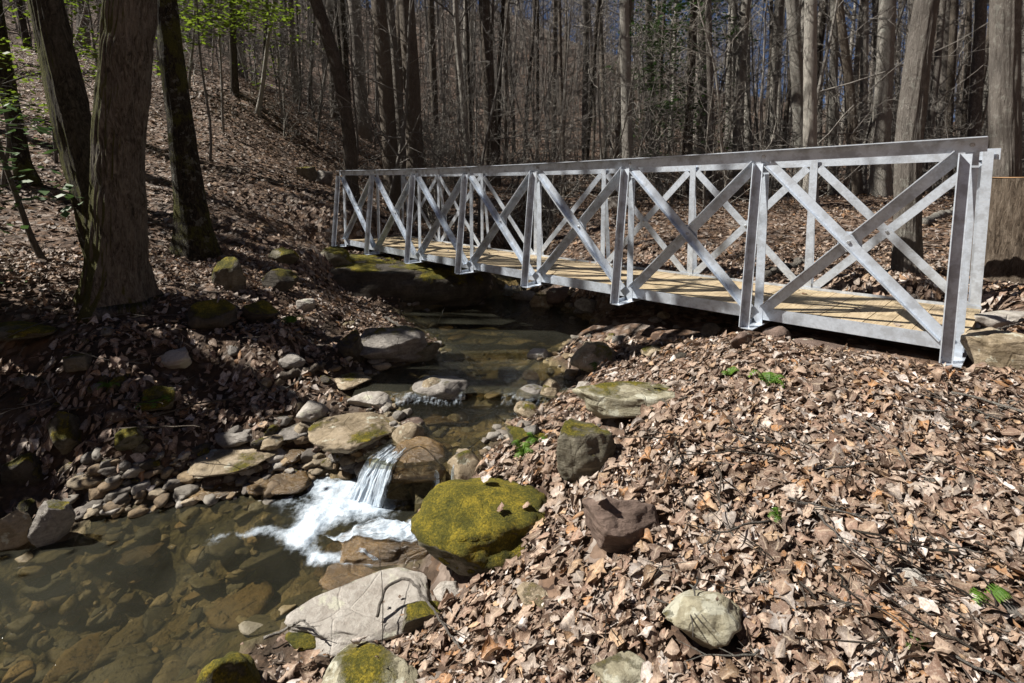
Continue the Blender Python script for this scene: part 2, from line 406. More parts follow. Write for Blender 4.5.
CP = [  # (px, py, z)
 (1020,680,-1.42),(850,680,-1.5),(700,680,-1.62),(560,680,-1.78),(460,670,-1.95),(400,640,-2.12),(310,660,-2.1),(250,675,-2.13),(370,600,-2.17),
 (1020,560,-1.35),(850,560,-1.42),(700,560,-1.53),(580,580,-1.72),(490,580,-1.95),(430,600,-2.1),
 (1020,460,-1.25),(850,460,-1.30),(700,450,-1.40),(610,450,-1.56),(540,460,-1.72),(490,480,-1.88),
 (1020,385,-1.13),(850,390,-1.18),(750,380,-1.22),(670,390,-1.36),(610,395,-1.52),(575,395,-1.68),
 (960,354,-1.06),(1020,330,-1.0),(700,345,-1.32),(600,358,-1.62),(570,380,-1.73),
 (640,330,-1.42),(720,322,-1.3),(560,286,-1.52),(620,285,-1.36),(700,280,-1.17),(620,250,-1.0),(545,268,-1.42),(525,255,-1.3),
 (800,325,-1.12),(880,335,-1.08),(905,275,-.86),(850,250,-.8),(800,290,-.98),(985,290,-.86),
 # left bank
 (100,446,-1.86),(100,380,-1.52),(100,330,-1.25),(0,446,-1.88),(0,380,-1.55),(0,330,-1.22),(60,480,-2.08),
 (200,432,-1.9),(200,380,-1.65),(200,330,-1.36),(200,290,-1.12),(300,385,-1.74),(300,330,-1.5),(300,290,-1.28),(330,258,-1.07),
 (250,450,-2.02),(300,440,-1.95),(330,420,-1.85),(350,350,-1.66),(250,345,-1.45),
 (60,250,-.74),(30,290,-1.0),(115,300,-1.1),(200,256,-.9),(420,250,-1.1),(380,252,-1.08),(460,262,-1.2),
 (405,300,-1.6),(355,300,-1.62),(335,284,-1.4),(365,278,-1.5),
]
CD = [  # (px, py, depth)
 (60,100,12),(60,180,8),(230,78,14.5),(270,130,13),(330,152,14),(330,200,10),(250,220,8),(300,240,9),
 (400,215,12),(450,180,18),(450,150,27),(450,110,40),(450,62,80),(600,215,11),(600,190,17),(600,160,25),(600,125,40),(570,95,80),
 (800,215,9.5),(800,195,16),(800,180,27),(800,158,45),(800,132,80),(1000,215,8.5),(1000,195,14),(1000,180,27),(1000,158,45),(1000,135,80),
 (200,0,80),(50,30,40),(250,60,30),(150,60,20),(-300,60,14),(-300,0,35),(1500,190,20),(1500,160,60),
]
CW = [(0,-3,-1.2),(3,-3,-1.1),(1.2,.2,-1.4),(-.6,.3,-1.9),(-3.5,-2,-2.4),(-3,.6,-2.3),(-5,1,-1.5),(-6.5,2,-1.0),(-8,3,-.4),(-12,5,1.2),(-6,-6,-1.6),(0,-20,4),(20,-12,2),(-20,-5,2),
 (-40,20,12),(-80,50,34),(60,60,9),(100,0,26),(0,-80,40),(-80,-50,34),(50,-50,34),(0,130,42),(-70,110,44),(90,110,13),(-7,4.5,-.3),(4,1,-1.25),(6,3,-1.0),(9,5,-.6)]
pts = [pz(*c) for c in CP] + [pd(*c) for c in CD] + [np.array(c, float) for c in CW]
pts = np.array(pts)
def rbf_k(d2, c): return np.sqrt(d2 + c * c)
CS = np.clip(np.hypot(pts[:, 0], pts[:, 1]) * .05, .12, 4)
D2 = ((pts[:, None, :2] - pts[None, :, :2]) ** 2).sum(-1)
A_ = np.block([[rbf_k(D2, CS[None, :]), np.ones((len(pts), 1))], [np.ones((1, len(pts))), np.zeros((1, 1))]])
wts = np.linalg.lstsq(A_, np.append(pts[:, 2], 0), rcond=1e-9)[0]
def base_h(x, y):
    x = np.asarray(x, float); y = np.asarray(y, float); out = np.zeros(x.shape) + wts[-1]
    for i in range(len(pts)):
        out = out + wts[i] * np.sqrt((x - pts[i, 0]) ** 2 + (y - pts[i, 1]) ** 2 + CS[i] ** 2)
    return out
def poly_sd(x, y, P):
    d = np.full(x.shape, 1e9); ins = np.zeros(x.shape, bool)
    for i in range(len(P)):
        a, b = P[i], P[(i + 1) % len(P)]; e = b - a
        t = np.clip(((x - a[0]) * e[0] + (y - a[1]) * e[1]) / (e @ e + 1e-12), 0, 1)
        d = np.minimum(d, np.hypot(x - a[0] - t * e[0], y - a[1] - t * e[1]))
        c = ((a[1] > y) != (b[1] > y)) & (x < (b[0] - a[0]) * (y - a[1]) / (b[1] - a[1] + 1e-12) + a[0])
        ins ^= c
    return np.where(ins, -d, d)
def terrain(x, y, full=False):
    x = np.atleast_1d(np.asarray(x, float)); y = np.atleast_1d(np.asarray(y, float))
    h = base_h(x, y); bed = np.zeros(x.shape); wet = np.full(x.shape, 9.0)
    r = np.hypot(x, y)
    q = np.stack([x, y, np.zeros_like(x)], -1)
    left = smooth(.3, -1.2, x + .12 * y) * smooth(9, 5, r)
    h = h + (.03 * noise3(q * 2.3, 3) + .014 * noise3(q * 7, 5) + .006 * noise3(q * 21, 6)) * smooth(60, 20, r) + left * (.05 * noise3(q * 4.1, 8) + .03 * noise3(q * 9, 9))
    h = h + .25 * noise3(q * .25, 11) * smooth(9, 16, r) + .9 * noise3(q * .07, 12) * smooth(25, 50, r)
    for P, zw, dep, fall in PW:
        m = (np.abs(x - P[:, 0].mean()) < np.ptp(P[:, 0]) / 2 + 1) & (np.abs(y - P[:, 1].mean()) < np.ptp(P[:, 1]) / 2 + 1)
        if not m.any(): continue
        sd = poly_sd(x[m], y[m], P); hm = h[m]
        sd = sd + .05 * noise3(q[m] * 3.1, 21) + .025 * noise3(q[m] * 9, 22)
        tgt = zw - dep * smooth(0, fall, -sd) + .02 * noise3(q[m] * 6, 23) - .012
        k = smooth(0, .3, sd)
        near = np.minimum(hm, zw + .1) if False else hm
        outside = np.where(near > zw, zw + (near - zw) * (.12 + .88 * k), near)
        h[m] = np.where(sd < 0, np.minimum(tgt, np.maximum(hm, tgt)), outside)
        bed[m] = np.maximum(bed[m], smooth(.12, -.02, sd)); wet[m] = np.minimum(wet[m], sd)
    dx, dy = x - 2.862, y - 3.205; u = -dx * math.sin(.7657) + dy * math.cos(.7657); v = -dx * math.cos(.7657) - dy * math.sin(.7657)
    k = smooth(-.3, .0, u) * smooth(8.9, 8.5, u) * smooth(-1.6, -1.25, v) * smooth(.45, .2, v)
    h = np.where(k > 0, h + k * (np.minimum(h, -1.155 - .04 * np.clip(u, 0, 1.2)) - h), h)
    return (h, bed, wet, left) if full else h
def hz(x, y): return float(terrain(x, y)[0])
def hit(px, py, near=.8, far=90):
    d = ray(px, py); t = np.geomspace(near, far, 900)
    P = d[None] * t[:, None]; h = terrain(P[:, 0], P[:, 1]); b = np.nonzero(P[:, 2] < h)[0]
    if not len(b): return P[-1]
    i = b[0]; j = max(i - 1, 0)
    a0 = P[j, 2] - h[j]; a1 = P[i, 2] - h[i]; f = a0 / (a0 - a1 + 1e-9) if i else 0
    return P[j] * (1 - f) + P[i] * f

na, nr = 900, 420
ang = np.concatenate([np.linspace(-R(84), R(84), 900), np.linspace(R(84), R(276), 161)[1:-1]])
na = len(ang)
rad_ = np.geomspace(.35, 420, nr)
AA, RR = np.meshgrid(ang, rad_, indexing='xy')
X, Y = RR * np.sin(AA), RR * np.cos(AA)
Hh, bed, wet, leftm = terrain(X.ravel(), Y.ravel(), True)
gm = MB()
i, j = np.meshgrid(np.arange(nr - 1), np.arange(na), indexing='ij'); j2 = (j + 1) % na
gv = np.stack([X.ravel(), Y.ravel(), Hh], -1)
gc = np.stack([bed, np.clip(leftm * .9 + smooth(.35, .05, wet), 0, 1), wet * 0, wet * 0 + 1], -1)
gm.add(np.vstack([gv, [0, 0, hz(0, 0)]]), np.stack([i * na + j, i * na + j2, (i + 1) * na + j2, (i + 1) * na + j], -1).reshape(-1, 4),
       [(nr * na, (a + 1) % na, a) for a in range(na)], np.vstack([gc, [0, .3, 0, 1]]))
g = gm.build('ground', ground_material())
set_props(g, 'leaf strewn forest floor and stream banks', 'ground', kind='structure')

# fast lookup of the same surface for everything that is placed on it
_GH = [q.reshape(nr, na) for q in (Hh, bed, wet, leftm)]; _LR = math.log(rad_[1] / rad_[0])
def terrain(x, y, full=False):
    x = np.atleast_1d(np.asarray(x, float)); y = np.atleast_1d(np.asarray(y, float))
    fr_ = np.clip(np.log(np.maximum(np.hypot(x, y), 1e-6) / rad_[0]) / _LR, 0, nr - 1.001); i0 = fr_.astype(int); u = fr_ - i0
    th = np.arctan2(x, y); th = np.where(th < ang[0], th + 2 * np.pi, th)
    j0 = np.clip(np.searchsorted(ang, th) - 1, 0, na - 1); j1 = (j0 + 1) % na
    gap = np.where(j1 == 0, ang[0] + 2 * np.pi - ang[-1], ang[j1] - ang[j0]); v = np.clip((th - ang[j0]) / gap, 0, 1)
    f = lambda G: (G[i0, j0] * (1 - v) + G[i0, j1] * v) * (1 - u) + (G[i0 + 1, j0] * (1 - v) + G[i0 + 1, j1] * v) * u
    return tuple(f(G) for G in _GH) if full else f(_GH[0])

# ------------------------------------------------------------------ water
def water_sheet(name, P, z, label, mat=None):
    c = P.mean(0); Q = P.copy()
    bm = bmesh.new()
    n = len(P)
    for a in range(n):
        e0 = P[a] - P[a - 1]; e1 = P[(a + 1) % n] - P[a]
        nn = np.array([e0[1] + e1[1], -e0[0] - e1[0]]); nn /= np.linalg.norm(nn) + 1e-9
        ar = sum(P[q][0] * P[(q + 1) % n][1] - P[(q + 1) % n][0] * P[q][1] for q in range(n))
        Q[a] = P[a] + nn * (.11 if ar > 0 else -.11)
    f = bm.faces.new([bm.verts.new((x, y, z)) for x, y in Q])
    if f.normal.z < 0: pass
    bm.normal_update()
    if f.normal.z < 0: f.normal_flip()
    bmesh.ops.triangulate(bm, faces=bm.faces[:])
    me = bpy.data.meshes.new(name); bm.to_mesh(me); bm.free(); me.materials.append(mat or WATER)
    return set_props(link(name, me), label, 'water', kind='structure')
water_sheet('stream_pool', PW[0][0], ZW1, 'clear brown pool below the little waterfall')
water_sheet('stream_water', PW[1][0], ZW2, 'shallow water just above the little waterfall', WATER_RUN)
water_sheet('stream_water', PW[2][0], ZW3, 'still dark pool under the footbridge')
water_sheet('stream_water', PW[3][0], ZW4, 'narrow stream running in from behind the bridge', WATER_RUN)

def sheet(name, rows, label, dens, ns=60, nt=60, amp=.012, lift=0, seed=0):
    rows = np.array([[pz(a, b, z), pz(c, d, z)] if len(e) == 0 else [pz(a, b, z), pz(c, d, e[0])] for a, b, c, d, z, *e in rows])
    m = len(rows); tt = np.linspace(0, m - 1, nt)
    def ip(col):
        return np.stack([np.interp(tt, np.arange(m), rows[:, col, k]) for k in range(3)], -1)
    kern = np.ones(9) / 9
    def sm(a):
        b = np.vstack([np.repeat(a[:1], 4, 0), a, np.repeat(a[-1:], 4, 0)])
        return np.stack([np.convolve(b[:, k], kern, 'valid') for k in range(3)], -1)
    Lf, Rt = sm(ip(0)), sm(ip(1))
    s = np.linspace(0, 1, ns)
    V = Lf[:, None] * (1 - s)[None, :, None] + Rt[:, None] * s[None, :, None]
    sg, tg = np.meshgrid(s, np.linspace(0, 1, nt))
    nz = fbm(np.stack([sg * 14, tg * 2.5, sg * 0 + seed], -1), seed, 3)
    fz = fbm(V * 18, seed + 5, 3)
    V[..., 2] += amp * (nz + fz * .7) + lift
    V[..., 1] -= amp * nz * .6
    ii, jj = np.meshgrid(np.arange(nt - 1), np.arange(ns - 1), indexing='ij')
    q = np.stack([ii * ns + jj, (ii + 1) * ns + jj, (ii + 1) * ns + jj + 1, ii * ns + jj + 1], -1).reshape(-1, 4)
    dn = dens(sg, tg)
    c = np.stack([dn, sg, tg, sg * 0 + 1], -1).reshape(-1, 4)
    o = MB().add(V.reshape(-1, 3), q, None, c).build(name, FOAM)
    return set_props(o, label, 'waterfall', kind='structure')
# ------------------------------------------------------------------ footbridge
BH, BW, BS, BO = 1.3625, 1.226, 1.226, .19
BX = Vector((2.862, 3.205, -1.058)); BTH = .7657
ax2 = Vector((-math.sin(BTH), math.cos(BTH), 0))
bridge = empty('footbridge', BX, (0, 0, math.atan2(ax2.y, ax2.x)))
set_props(bridge, 'galvanised steel truss footbridge with plank deck spanning the stream', 'footbridge')
def sag(v):
    v = np.array(v, float); k = v[:, 0] / BS; v[:, 2] -= .0032 * np.clip(k, 0, 7) * np.clip(7 - k, 0, 7); return v
def angle(mb, p0, p1, dA, wA, dB, wB, t=.0065):
    """L section from p0 to p1; legs wA along dA and wB along dB from the corner line"""
    p0, p1, dA, dB = (Vector(q) for q in (p0, p1, dA, dB))
    prof = [dA * 0, dA * wA, dA * wA + dB * t, dA * t + dB * t, dA * t + dB * wB, dB * wB]
    n = max(2, int((p1 - p0).length / .35) + 1); v = []
    for a in range(n):
        c = p0.lerp(p1, a / (n - 1)); v += [tuple(c + q) for q in prof]
    q = []
    for a in range(n - 1):
        for b in range(6): q.append((a * 6 + b, a * 6 + (b + 1) % 6, a * 6 + 6 + (b + 1) % 6, a * 6 + 6 + b))
    e = (n - 1) * 6
    q += [(0, 1, 2, 3), (0, 3, 4, 5), (e, e + 3, e + 2, e + 1), (e, e + 5, e + 4, e + 3)]
    mb.add(sag(v), q)
def bolt(mb, p, axis_sign, r=.014, h=.014):
    x, y, z = p
    v = []; n = 6
    for rr, yy in ((r, 0), (r, h * .7), (r * .75, h)):
        for a in range(n): v.append((x + rr * math.cos(a * math.pi / 3), y + axis_sign * yy, z + rr * math.sin(a * math.pi / 3)))
    q = [(b * n + a, b * n + (a + 1) % n, (b + 1) * n + (a + 1) % n, (b + 1) * n + a) for b in range(2) for a in range(n)]
    w = .022
    mb.add(sag(v), q + [(12, 13, 14, 15), (12, 15, 16, 17)])
Lb = 7 * BS
E0 = .07
for side in (1, -1):                       # 1 = truss facing the camera, -1 = far truss
    y0 = 0 if side == 1 else -BW
    out = side
    Y = lambda d: y0 + out * d
    D = lambda *v: (v[0], v[1] * out, v[2])
    m = MB(); angle(m, (-E0, Y(.03), BH), (Lb + E0, Y(.03), BH), (0, 0, -1), .088, D(0, 1, 0), .075)
    tc = m.build('top_chord', STEEL, bridge, False)
    m = MB(); angle(m, (-.04, Y(.0), .005), (Lb + .04, Y(.0), .005), (0, 0, 1), .098, D(0, -1, 0), .07)
    bc = m.build('bottom_chord', STEEL, bridge, False)
    for k in range(8):
        x = k * BS; wz = BH - .012
        m = MB(); angle(m, (x + .032, Y(.003), -.03), (x + .032, Y(.003), wz - .002), (-1, 0, 0), .066, D(0, -1, 0) if side == 1 else D(0, 1, 0), .05)
        p = m.build('post', STEEL, bridge, False)
        m = MB()
        for zz in ((BH - .045,) if side == 1 else (BH - .045, .05)): bolt(m, (x, Y(.037) if side == 1 else Y(0.002), zz), side if side == 1 else 1)
        if side == -1:
            m = MB(); bolt(m, (x, Y(.03), BH - .045), 1); bolt(m, (x, Y(0.003), .07), 1)
        m.build('bolt', BOLT, p, False)
        m = MB(); xo = x + .055
        angle(m, (xo, Y(BO), -.03), (xo, Y(.055), BH - .1), (-1, 0, 0), .062, D(0, 1, .1), .058)
        m.build('outrigger', STEEL, bridge, False)
    for k in range(7):
        xa, xb = k * BS + .055, (k + 1) * BS - .045
        zt, zb = BH - .10, .09
        fa, fb = (Y(.012), Y(.03)) if side == 1 else (Y(.014), Y(.006))
        # seen from the camera: one diagonal falls to the right, the other rises to the right
        p0, p1 = (xb, fb, zt), (xa, fb, zb)           # falling towards the near end
        d = (Vector(p1) - Vector(p0)).normalized(); nrm = Vector((d.z, 0, -d.x))
        if nrm.z < 0: nrm = -nrm
        m = MB(); lo = nrm * -.036
        angle(m, tuple(Vector(p0) + lo), tuple(Vector(p1) + lo), tuple(nrm), .072, D(0, 1, 0), .05)
        b = m.build('diagonal_brace', STEEL, bridge, False)
        cxm = (xa + xb) / 2; zm = (zt + zb) / 2
        m = MB(); bolt(m, (cxm, fb + (.0065 if side == 1 else -.001), zm), 1); m.build('bolt', BOLT, b, False)
        p0, p1 = (xa, fa, zt), (xb, fa, zb)           # rising towards the near end
        d = (Vector(p1) - Vector(p0)).normalized(); nrm = Vector((d.z, 0, -d.x))
        if nrm.z < 0: nrm = -nrm
        m = MB(); hi = nrm * .036
        if side == 1:
            for s0, s1 in ((0, .47), (.53, 1)):
                a, c = Vector(p0).lerp(Vector(p1), s0) + hi, Vector(p0).lerp(Vector(p1), s1) + hi
                angle(m, tuple(a), tuple(c), tuple(-nrm), .074, D(0, 1, 0), .062)
        else:
            angle(m, tuple(Vector(p0) + hi), tuple(Vector(p1) + hi), tuple(-nrm), .072, D(0, 1, 0), .05)
        b = m.build('diagonal_brace', STEEL, bridge, False)
        if side == 1:
            m = MB(); m.add(sag([(cxm - .075, fa - .009, zm - .075), (cxm + .075, fa - .009, zm - .075), (cxm + .075, fa - .009, zm + .075), (cxm - .075, fa - .009, zm + .075),
                             (cxm - .075, fa - .002, zm - .075), (cxm + .075, fa - .002, zm - .075), (cxm + .075, fa - .002, zm + .075), (cxm - .075, fa - .002, zm + .075)]),
                            [(0,3,2,1),(4,5,6,7),(0,1,5,4),(1,2,6,5),(2,3,7,6),(3,0,4,7)])
            m.build('gusset_plate', STEEL, b, False)
for k in range(8):
    m = MB(); x = k * BS
    angle(m, (x + .05, -BW - BO - .05, -.034), (x + .05, BO + .05, -.034), (-1, 0, 0), .10, (0, 0, 1), .036)
    m.build('floor_beam', STEEL, bridge, False)
m = MB(); x = -.04
while x < Lb + .02:
    w = .139; c = rng.uniform(.75, 1.0); dz = rng.uniform(-.002, .002); cc = (c, c * rng.uniform(.94, 1), c * rng.uniform(.86, 1), 1)
    b0 = MB().box((x, -BW + .012, .042 + dz), (x + w, -.012, .08 + dz))
    m.add(sag(b0.v[0]), b0.q[0], None, cc)
    x += w + .005
m.build('deck', PLANK, bridge, False)

# ------------------------------------------------------------------ rocks
_ico = {}
def ico(n):
    if n not in _ico:
        bm = bmesh.new(); bmesh.ops.create_icosphere(bm, subdivisions=n, radius=1)
        bm.verts.ensure_lookup_table()
        _ico[n] = (np.array([v.co[:] for v in bm.verts]), np.array([[v.index for v in f.verts] for f in bm.faces])); bm.free()
    return _ico[n]
def rock_verts(dims, seed, facets=9, sub=4, rough=.07, flat=.0):
    V, T = ico(sub); rg = np.random.default_rng(seed); V = V.copy()
    V = V * (1 + .2 * fbm(V * 1.1 + seed * 3.7, seed, 2))[:, None]
    for q in range(facets):
        n = rg.normal(size=3); n /= np.linalg.norm(n)
        if q == 0 and flat: n = np.array([rg.uniform(-.15, .15), rg.uniform(-.15, .15), 1]); n /= np.linalg.norm(n)
        d = rg.uniform(.5, .82) if not (q == 0 and flat) else 1 - flat
        d = d + .035 * noise3(V * 3.3 + q, seed + q)
        ex = np.maximum(V @ n - d, 0); V = V - ex[:, None] * n[None] * .96
    ly = V[:, 2] * 7 + .8 * noise3(V * 1.4, seed + 3); st = (np.abs(ly - np.round(ly)) < .13) * 1.0     # bedding cracks
    rid = 1 - np.abs(fbm(V * 2.4 + seed, seed + 7, 3)) * 2
    V = V * (1 + rough * (.8 * fbm(V * 3.1 + seed, seed + 9, 5, .6) - .35 * np.clip(rid, .55, 1) - .22 * st * (1 - np.abs(V[:, 2]))))[:, None]
    return V * np.asarray(dims, float) / 2 * 1.12, T
ROCK_TRIS = []
def rock(px0, py0, px1, py1, kind, label, name='rock', seed=None, facets=9, flat=0, bury=.28, sub=4, cat='rock', deep=.8, rot=None, group=None, zoff=0, rough=.07):
    """a stone that fills the given picture box when seen from the camera, standing on the terrain"""
    seed = seed if seed is not None else int(px0 * 7 + py0 * 13) % 9973
    c = hit((px0 + px1) / 2, py1 - .12 * (py1 - py0)); d = c[1]
    w = (px1 - px0) / F * d; dep = w * deep
    tilt = max(.05, -ray(512, (py0 + py1) / 2)[2])
    h = max((py1 - py0) / F * d * 1.04 - dep * tilt * .55, w * .14)
    rg = np.random.default_rng(seed + 1); h0 = h
    V0, T = rock_verts((1, 1, 1), seed, facets, sub, rough, flat)
    a = rot if rot is not None else rg.uniform(-.35, .35)
    ca, sa = math.cos(a), math.sin(a); RM = np.array([[ca, -sa, 0], [sa, ca, 0], [0, 0, 1]]).T
    x, y = c[0] * (1 + .3 * dep / d), c[1] + .3 * dep
    for it in range(5):          # settle size and stand so that the stone has the measured width and top
        V = (V0 * (w, dep, h / (1 - bury))) @ RM
        gz = float(np.mean(terrain([x, x - w * .3, x + w * .3, x], [y, y, y, y - dep * .4]))) + zoff
        loc = np.array([x, y, gz + h / (1 - bury) * (.5 - bury)])
        W = V + loc; W = W[W[:, 2] > gz - .01] if (W[:, 2] > gz - .01).sum() > 20 else W
        cp_, sp_ = math.cos(PITCH), math.sin(PITCH)
        dd = W[:, 1] * cp_ - W[:, 2] * sp_; uu = W[:, 1] * sp_ + W[:, 2] * cp_
        qx = 512 + F * W[:, 0] / dd; qy = CY - F * uu / dd
        if it == 4: break
        f = (px1 - px0) / max(np.ptp(qx), 1); f = min(max(f, .6), 1.6); w *= f; dep *= f
        x += ((px0 + px1) / 2 - (qx.min() + qx.max()) / 2) / F * d
        h = min(max(h + (qy.min() - py0) / F * d * .8, .45 * h0), 1.9 * h0)
        ybot = qy.max() - py1
        if abs(ybot) > 2: y += min(max(ybot / F * d * .5, -.08), .08) * (1 if y + .1 > d * .8 else 0)
    o = MB().add(V, None, T).build(name, ROCKS[kind])
    o.location = loc
    ROCK_TRIS.append((V + loc, T))
    return set_props(o, label, cat, group)

rock(410,478,556,574,'moss','largest boulder, rounded and golden with moss, beside the small waterfall','mossy_boulder',facets=1,bury=.2,sub=5,cat='boulder',deep=.8,rough=.08,seed=78)
rock(556,418,616,484,'mossy','moss topped upright boulder between the pale slab and the big golden boulder','mossy_boulder',facets=6,sub=5,cat='boulder',deep=.8,bury=.2)
rock(582,494,660,556,'brown','reddish brown angular rock resting on the dead leaves','rock',facets=12,sub=5,bury=.12)
rock(662,586,742,652,'lichen','pale yellow lichen covered rock with moss at its foot among oak leaves','lichen_rock',facets=10,sub=5,bury=.15)
rock(590,650,655,700,'lichen','flat pale green rock cut off by the bottom edge','lichen_rock',facets=8,bury=.2)
rock(572,380,684,420,'lichen','long flat greenish grey slab on the right bank','slab',facets=7,flat=.55,bury=.3,deep=.45,cat='slab',rot=.05)
rock(570,341,622,372,'tan','pale split rock at the water edge under the bridge','rock',facets=11)
rock(410,373,468,405,'grey','round brown topped boulder standing midstream','boulder',facets=5,cat='boulder',bury=.2)
rock(464,392,500,409,'pale','pale pinkish flat stone beside the round midstream boulder','stone',facets=9,flat=.3,cat='stone')
rock(308,409,408,455,'tan','large tan block shaped boulder above the waterfall','boulder',facets=12,sub=5,cat='boulder',bury=.15,flat=.25)
rock(296,400,330,427,'pale','leaning pale plate of stone propped on the tan boulder','stone',facets=8,cat='stone',bury=.1)
rock(347,391,392,411,'pale','small light grey flat topped stone behind the tan boulder','stone',facets=10,flat=.35,cat='stone')
rock(358,324,428,364,'grey','angular grey boulder on the left edge of the bridge pool','boulder',facets=13,sub=5,cat='boulder',bury=.15)
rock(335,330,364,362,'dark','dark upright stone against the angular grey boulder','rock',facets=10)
rock(408,342,440,364,'mossy','low mossy stone at the tip of the angular boulder','mossy_rock')
rock(188,444,284,480,'tan','broad low tan boulder at the far edge of the pool','boulder',facets=10,sub=5,cat='boulder',bury=.2,flat=.2)
rock(28,498,77,552,'grey','tall wedge shaped grey rock at the left edge of the pool','rock',facets=14,bury=.1,sub=5)
rock(-12,508,34,556,'tan','orange brown rock at the left picture edge','rock',facets=9,bury=.15)
rock(12,498,38,524,'dark','small dark stone wedged behind the grey wedge rock','rock')
rock(268,422,314,442,'grey','flat grey stone left of the tan boulder','stone',flat=.3,cat='stone')
rock(258,434,288,452,'tan','small tan stone below the flat grey stone','stone',cat='stone')
rock(215,426,259,449,'grey','grey slab in the shade behind the broad low boulder','slab',flat=.4,cat='slab')
rock(46,411,84,449,'mossy','mossy block on the dark left bank','mossy_rock',facets=10)
rock(114,427,144,452,'moss','small stone capped in yellow moss above the pool','mossy_rock',facets=9)
rock(158,346,192,368,'pale','pale stone with a moss patch on the left bank','stone',cat='stone')
rock(62,352,97,374,'mossy','low mossy stone in the leaves below the twin tree','mossy_rock')
rock(-25,320,58,342,'mossy','long mossy hump at the left picture edge','mossy_rock',facets=5,deep=.5)
rock(212,256,247,292,'mossy','mossy pointed rock right of the dark mossy tree','mossy_rock',facets=9)
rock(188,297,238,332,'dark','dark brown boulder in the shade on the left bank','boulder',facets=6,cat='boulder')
rock(447,450,492,490,'tan','tan rock on the right lip of the waterfall','rock',facets=10,bury=.2,deep=.7)
rock(443,483,464,502,'pale','small white stone between the waterfall and the golden boulder','stone',cat='stone')
c0 = pz(416, 462, -1.875)
V, T = rock_verts((.46, .42, .36), 17, 2, 5, .06, .2); o = MB().add(V, None, T).build('wet_ledge', ROCKS['wet']); o.location = c0 + [0, .14, -.115]; ROCK_TRIS.append((V + np.array(o.location), T))
set_props(o, 'dark wet ledge stone that the waterfall pours over', 'ledge')
c0 = pz(366, 538, -2.07)
V, T = rock_verts((.66, .40, .36), 24, 8, 5, .09, .45); o = MB().add(V, None, T).build('wet_slab', ROCKS['wet']); o.location = c0 + [.02, .05, -.135]; ROCK_TRIS.append((V + np.array(o.location), T))
set_props(o, 'wet flat slab with white water running over it', 'slab')
rock(186,478,256,502,'wet','long amber wet shelf below the broad low boulder','wet_slab',flat=.5,deep=.6,cat='slab')
rock(246,470,312,496,'wet','amber wet shelf just left of the white foam','wet_slab',flat=.45,deep=.6,cat='slab')
rock(318,566,400,600,'wet','smooth amber rock dipping under the water before the pale slab','wet_slab',flat=.4,deep=.6,cat='slab')
rock(284,572,434,655,'pale','large smooth pale slab sloping into the pool','slab',facets=6,flat=.45,bury=.35,deep=.75,cat='slab',sub=5,rough=.045,rot=.3,zoff=.05)
rock(285,622,332,652,'moss','bright green moss cushion stone behind a pale stick','mossy_rock',facets=5,bury=.15)
rock(318,641,420,712,'lichen','grey green block with a moss stripe at the bottom edge','rock',facets=11,flat=.3,bury=.15,sub=5)
rock(195,650,262,712,'moss','moss covered hump in the bottom left corner of the bank','mossy_rock',facets=4,bury=.25)
rock(433,581,464,605,'pale','small pale stone under the golden boulder','stone',cat='stone')
rock(400,600,446,640,'mossy','small mossy stone between the pale slab and the leaves','mossy_rock')
rock(512,290,536,306,'grey','grey rock by the small rear fall','rock'); rock(528,294,556,314,'tan','tan rock on the bank by the rear fall','rock')
rock(546,286,572,304,'brown','brown rock under the middle of the bridge','rock'); rock(466,280,492,296,'tan','tan rock between abutment and rear fall','rock')
rock(574,296,600,312,'grey','grey stone on the bank below the middle panel','stone',cat='stone')
rock(527,348,550,362,'pale','small white pointed stone in the bridge pool','stone',cat='stone')
rock(600,196,626,212,'pale','pale boulder on the leaves behind the bridge','rock')
rock(960,326,1050,376,'tan','broad flat tan boulder at the right bridge end','boulder',facets=7,flat=.4,cat='boulder',sub=5)
rock(975,310,1040,330,'pale','long pale stone behind the flat boulder at the bridge end','slab',flat=.5,cat='slab',deep=.4)
rock(890,567,930,589,'pale','small bluish white stone among the leaves at lower right','stone',flat=.3,cat='stone')
rock(985,600,1030,626,'grey','grey broken stone near the right picture edge','stone',flat=.3,cat='stone')
rock(516,582,552,608,'tan','brown wedge shaped stone half buried in leaves','stone',cat='stone')
rock(296,166,318,182,'mossy','mossy stone high on the left hillside','mossy_rock'); rock(312,170,333,185,'grey','grey stone beside the hillside moss stone','rock')
rock(318,246,352,268,'mossy','pale mossy rock at the far bridge end','mossy_rock'); rock(268,246,300,264,'mossy','half buried mossy stone left of the abutment','mossy_rock')
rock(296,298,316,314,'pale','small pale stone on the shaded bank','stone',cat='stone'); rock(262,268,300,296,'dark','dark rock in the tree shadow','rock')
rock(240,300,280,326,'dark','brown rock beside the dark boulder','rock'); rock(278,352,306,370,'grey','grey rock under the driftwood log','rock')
rock(276,446,310,466,'wet','brown wet stone by the tan boulder','wet_rock'); rock(326,372,372,392,'tan','flat brown stone at the edge of the upper water','stone',flat=.4,cat='stone')
rock(350,340,366,356,'mossy','little mossy stone on the shaded left shore','mossy_rock')
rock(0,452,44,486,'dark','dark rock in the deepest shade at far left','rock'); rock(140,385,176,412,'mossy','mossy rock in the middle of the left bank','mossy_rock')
rock(100,540,165,566,'wet','long amber slab lying under the pool surface','sunken_slab',flat=.4,cat='slab',zoff=.04); rock(420,408,470,428,'wet','round amber stone under the upper water','sunken_stone',cat='stone',zoff=.0)
rock(540,385,560,400,'tan','small tan stone where the right riffle meets the bank','stone',cat='stone'); rock(505,425,560,448,'mossy','mossy ledge above the right shore','mossy_rock',flat=.3,deep=.4)
rock(730,330,752,352,'brown','dark stone propped under the second post','rock',bury=.1); rock(762,326,792,344,'brown','brown stone under the deck edge','rock')
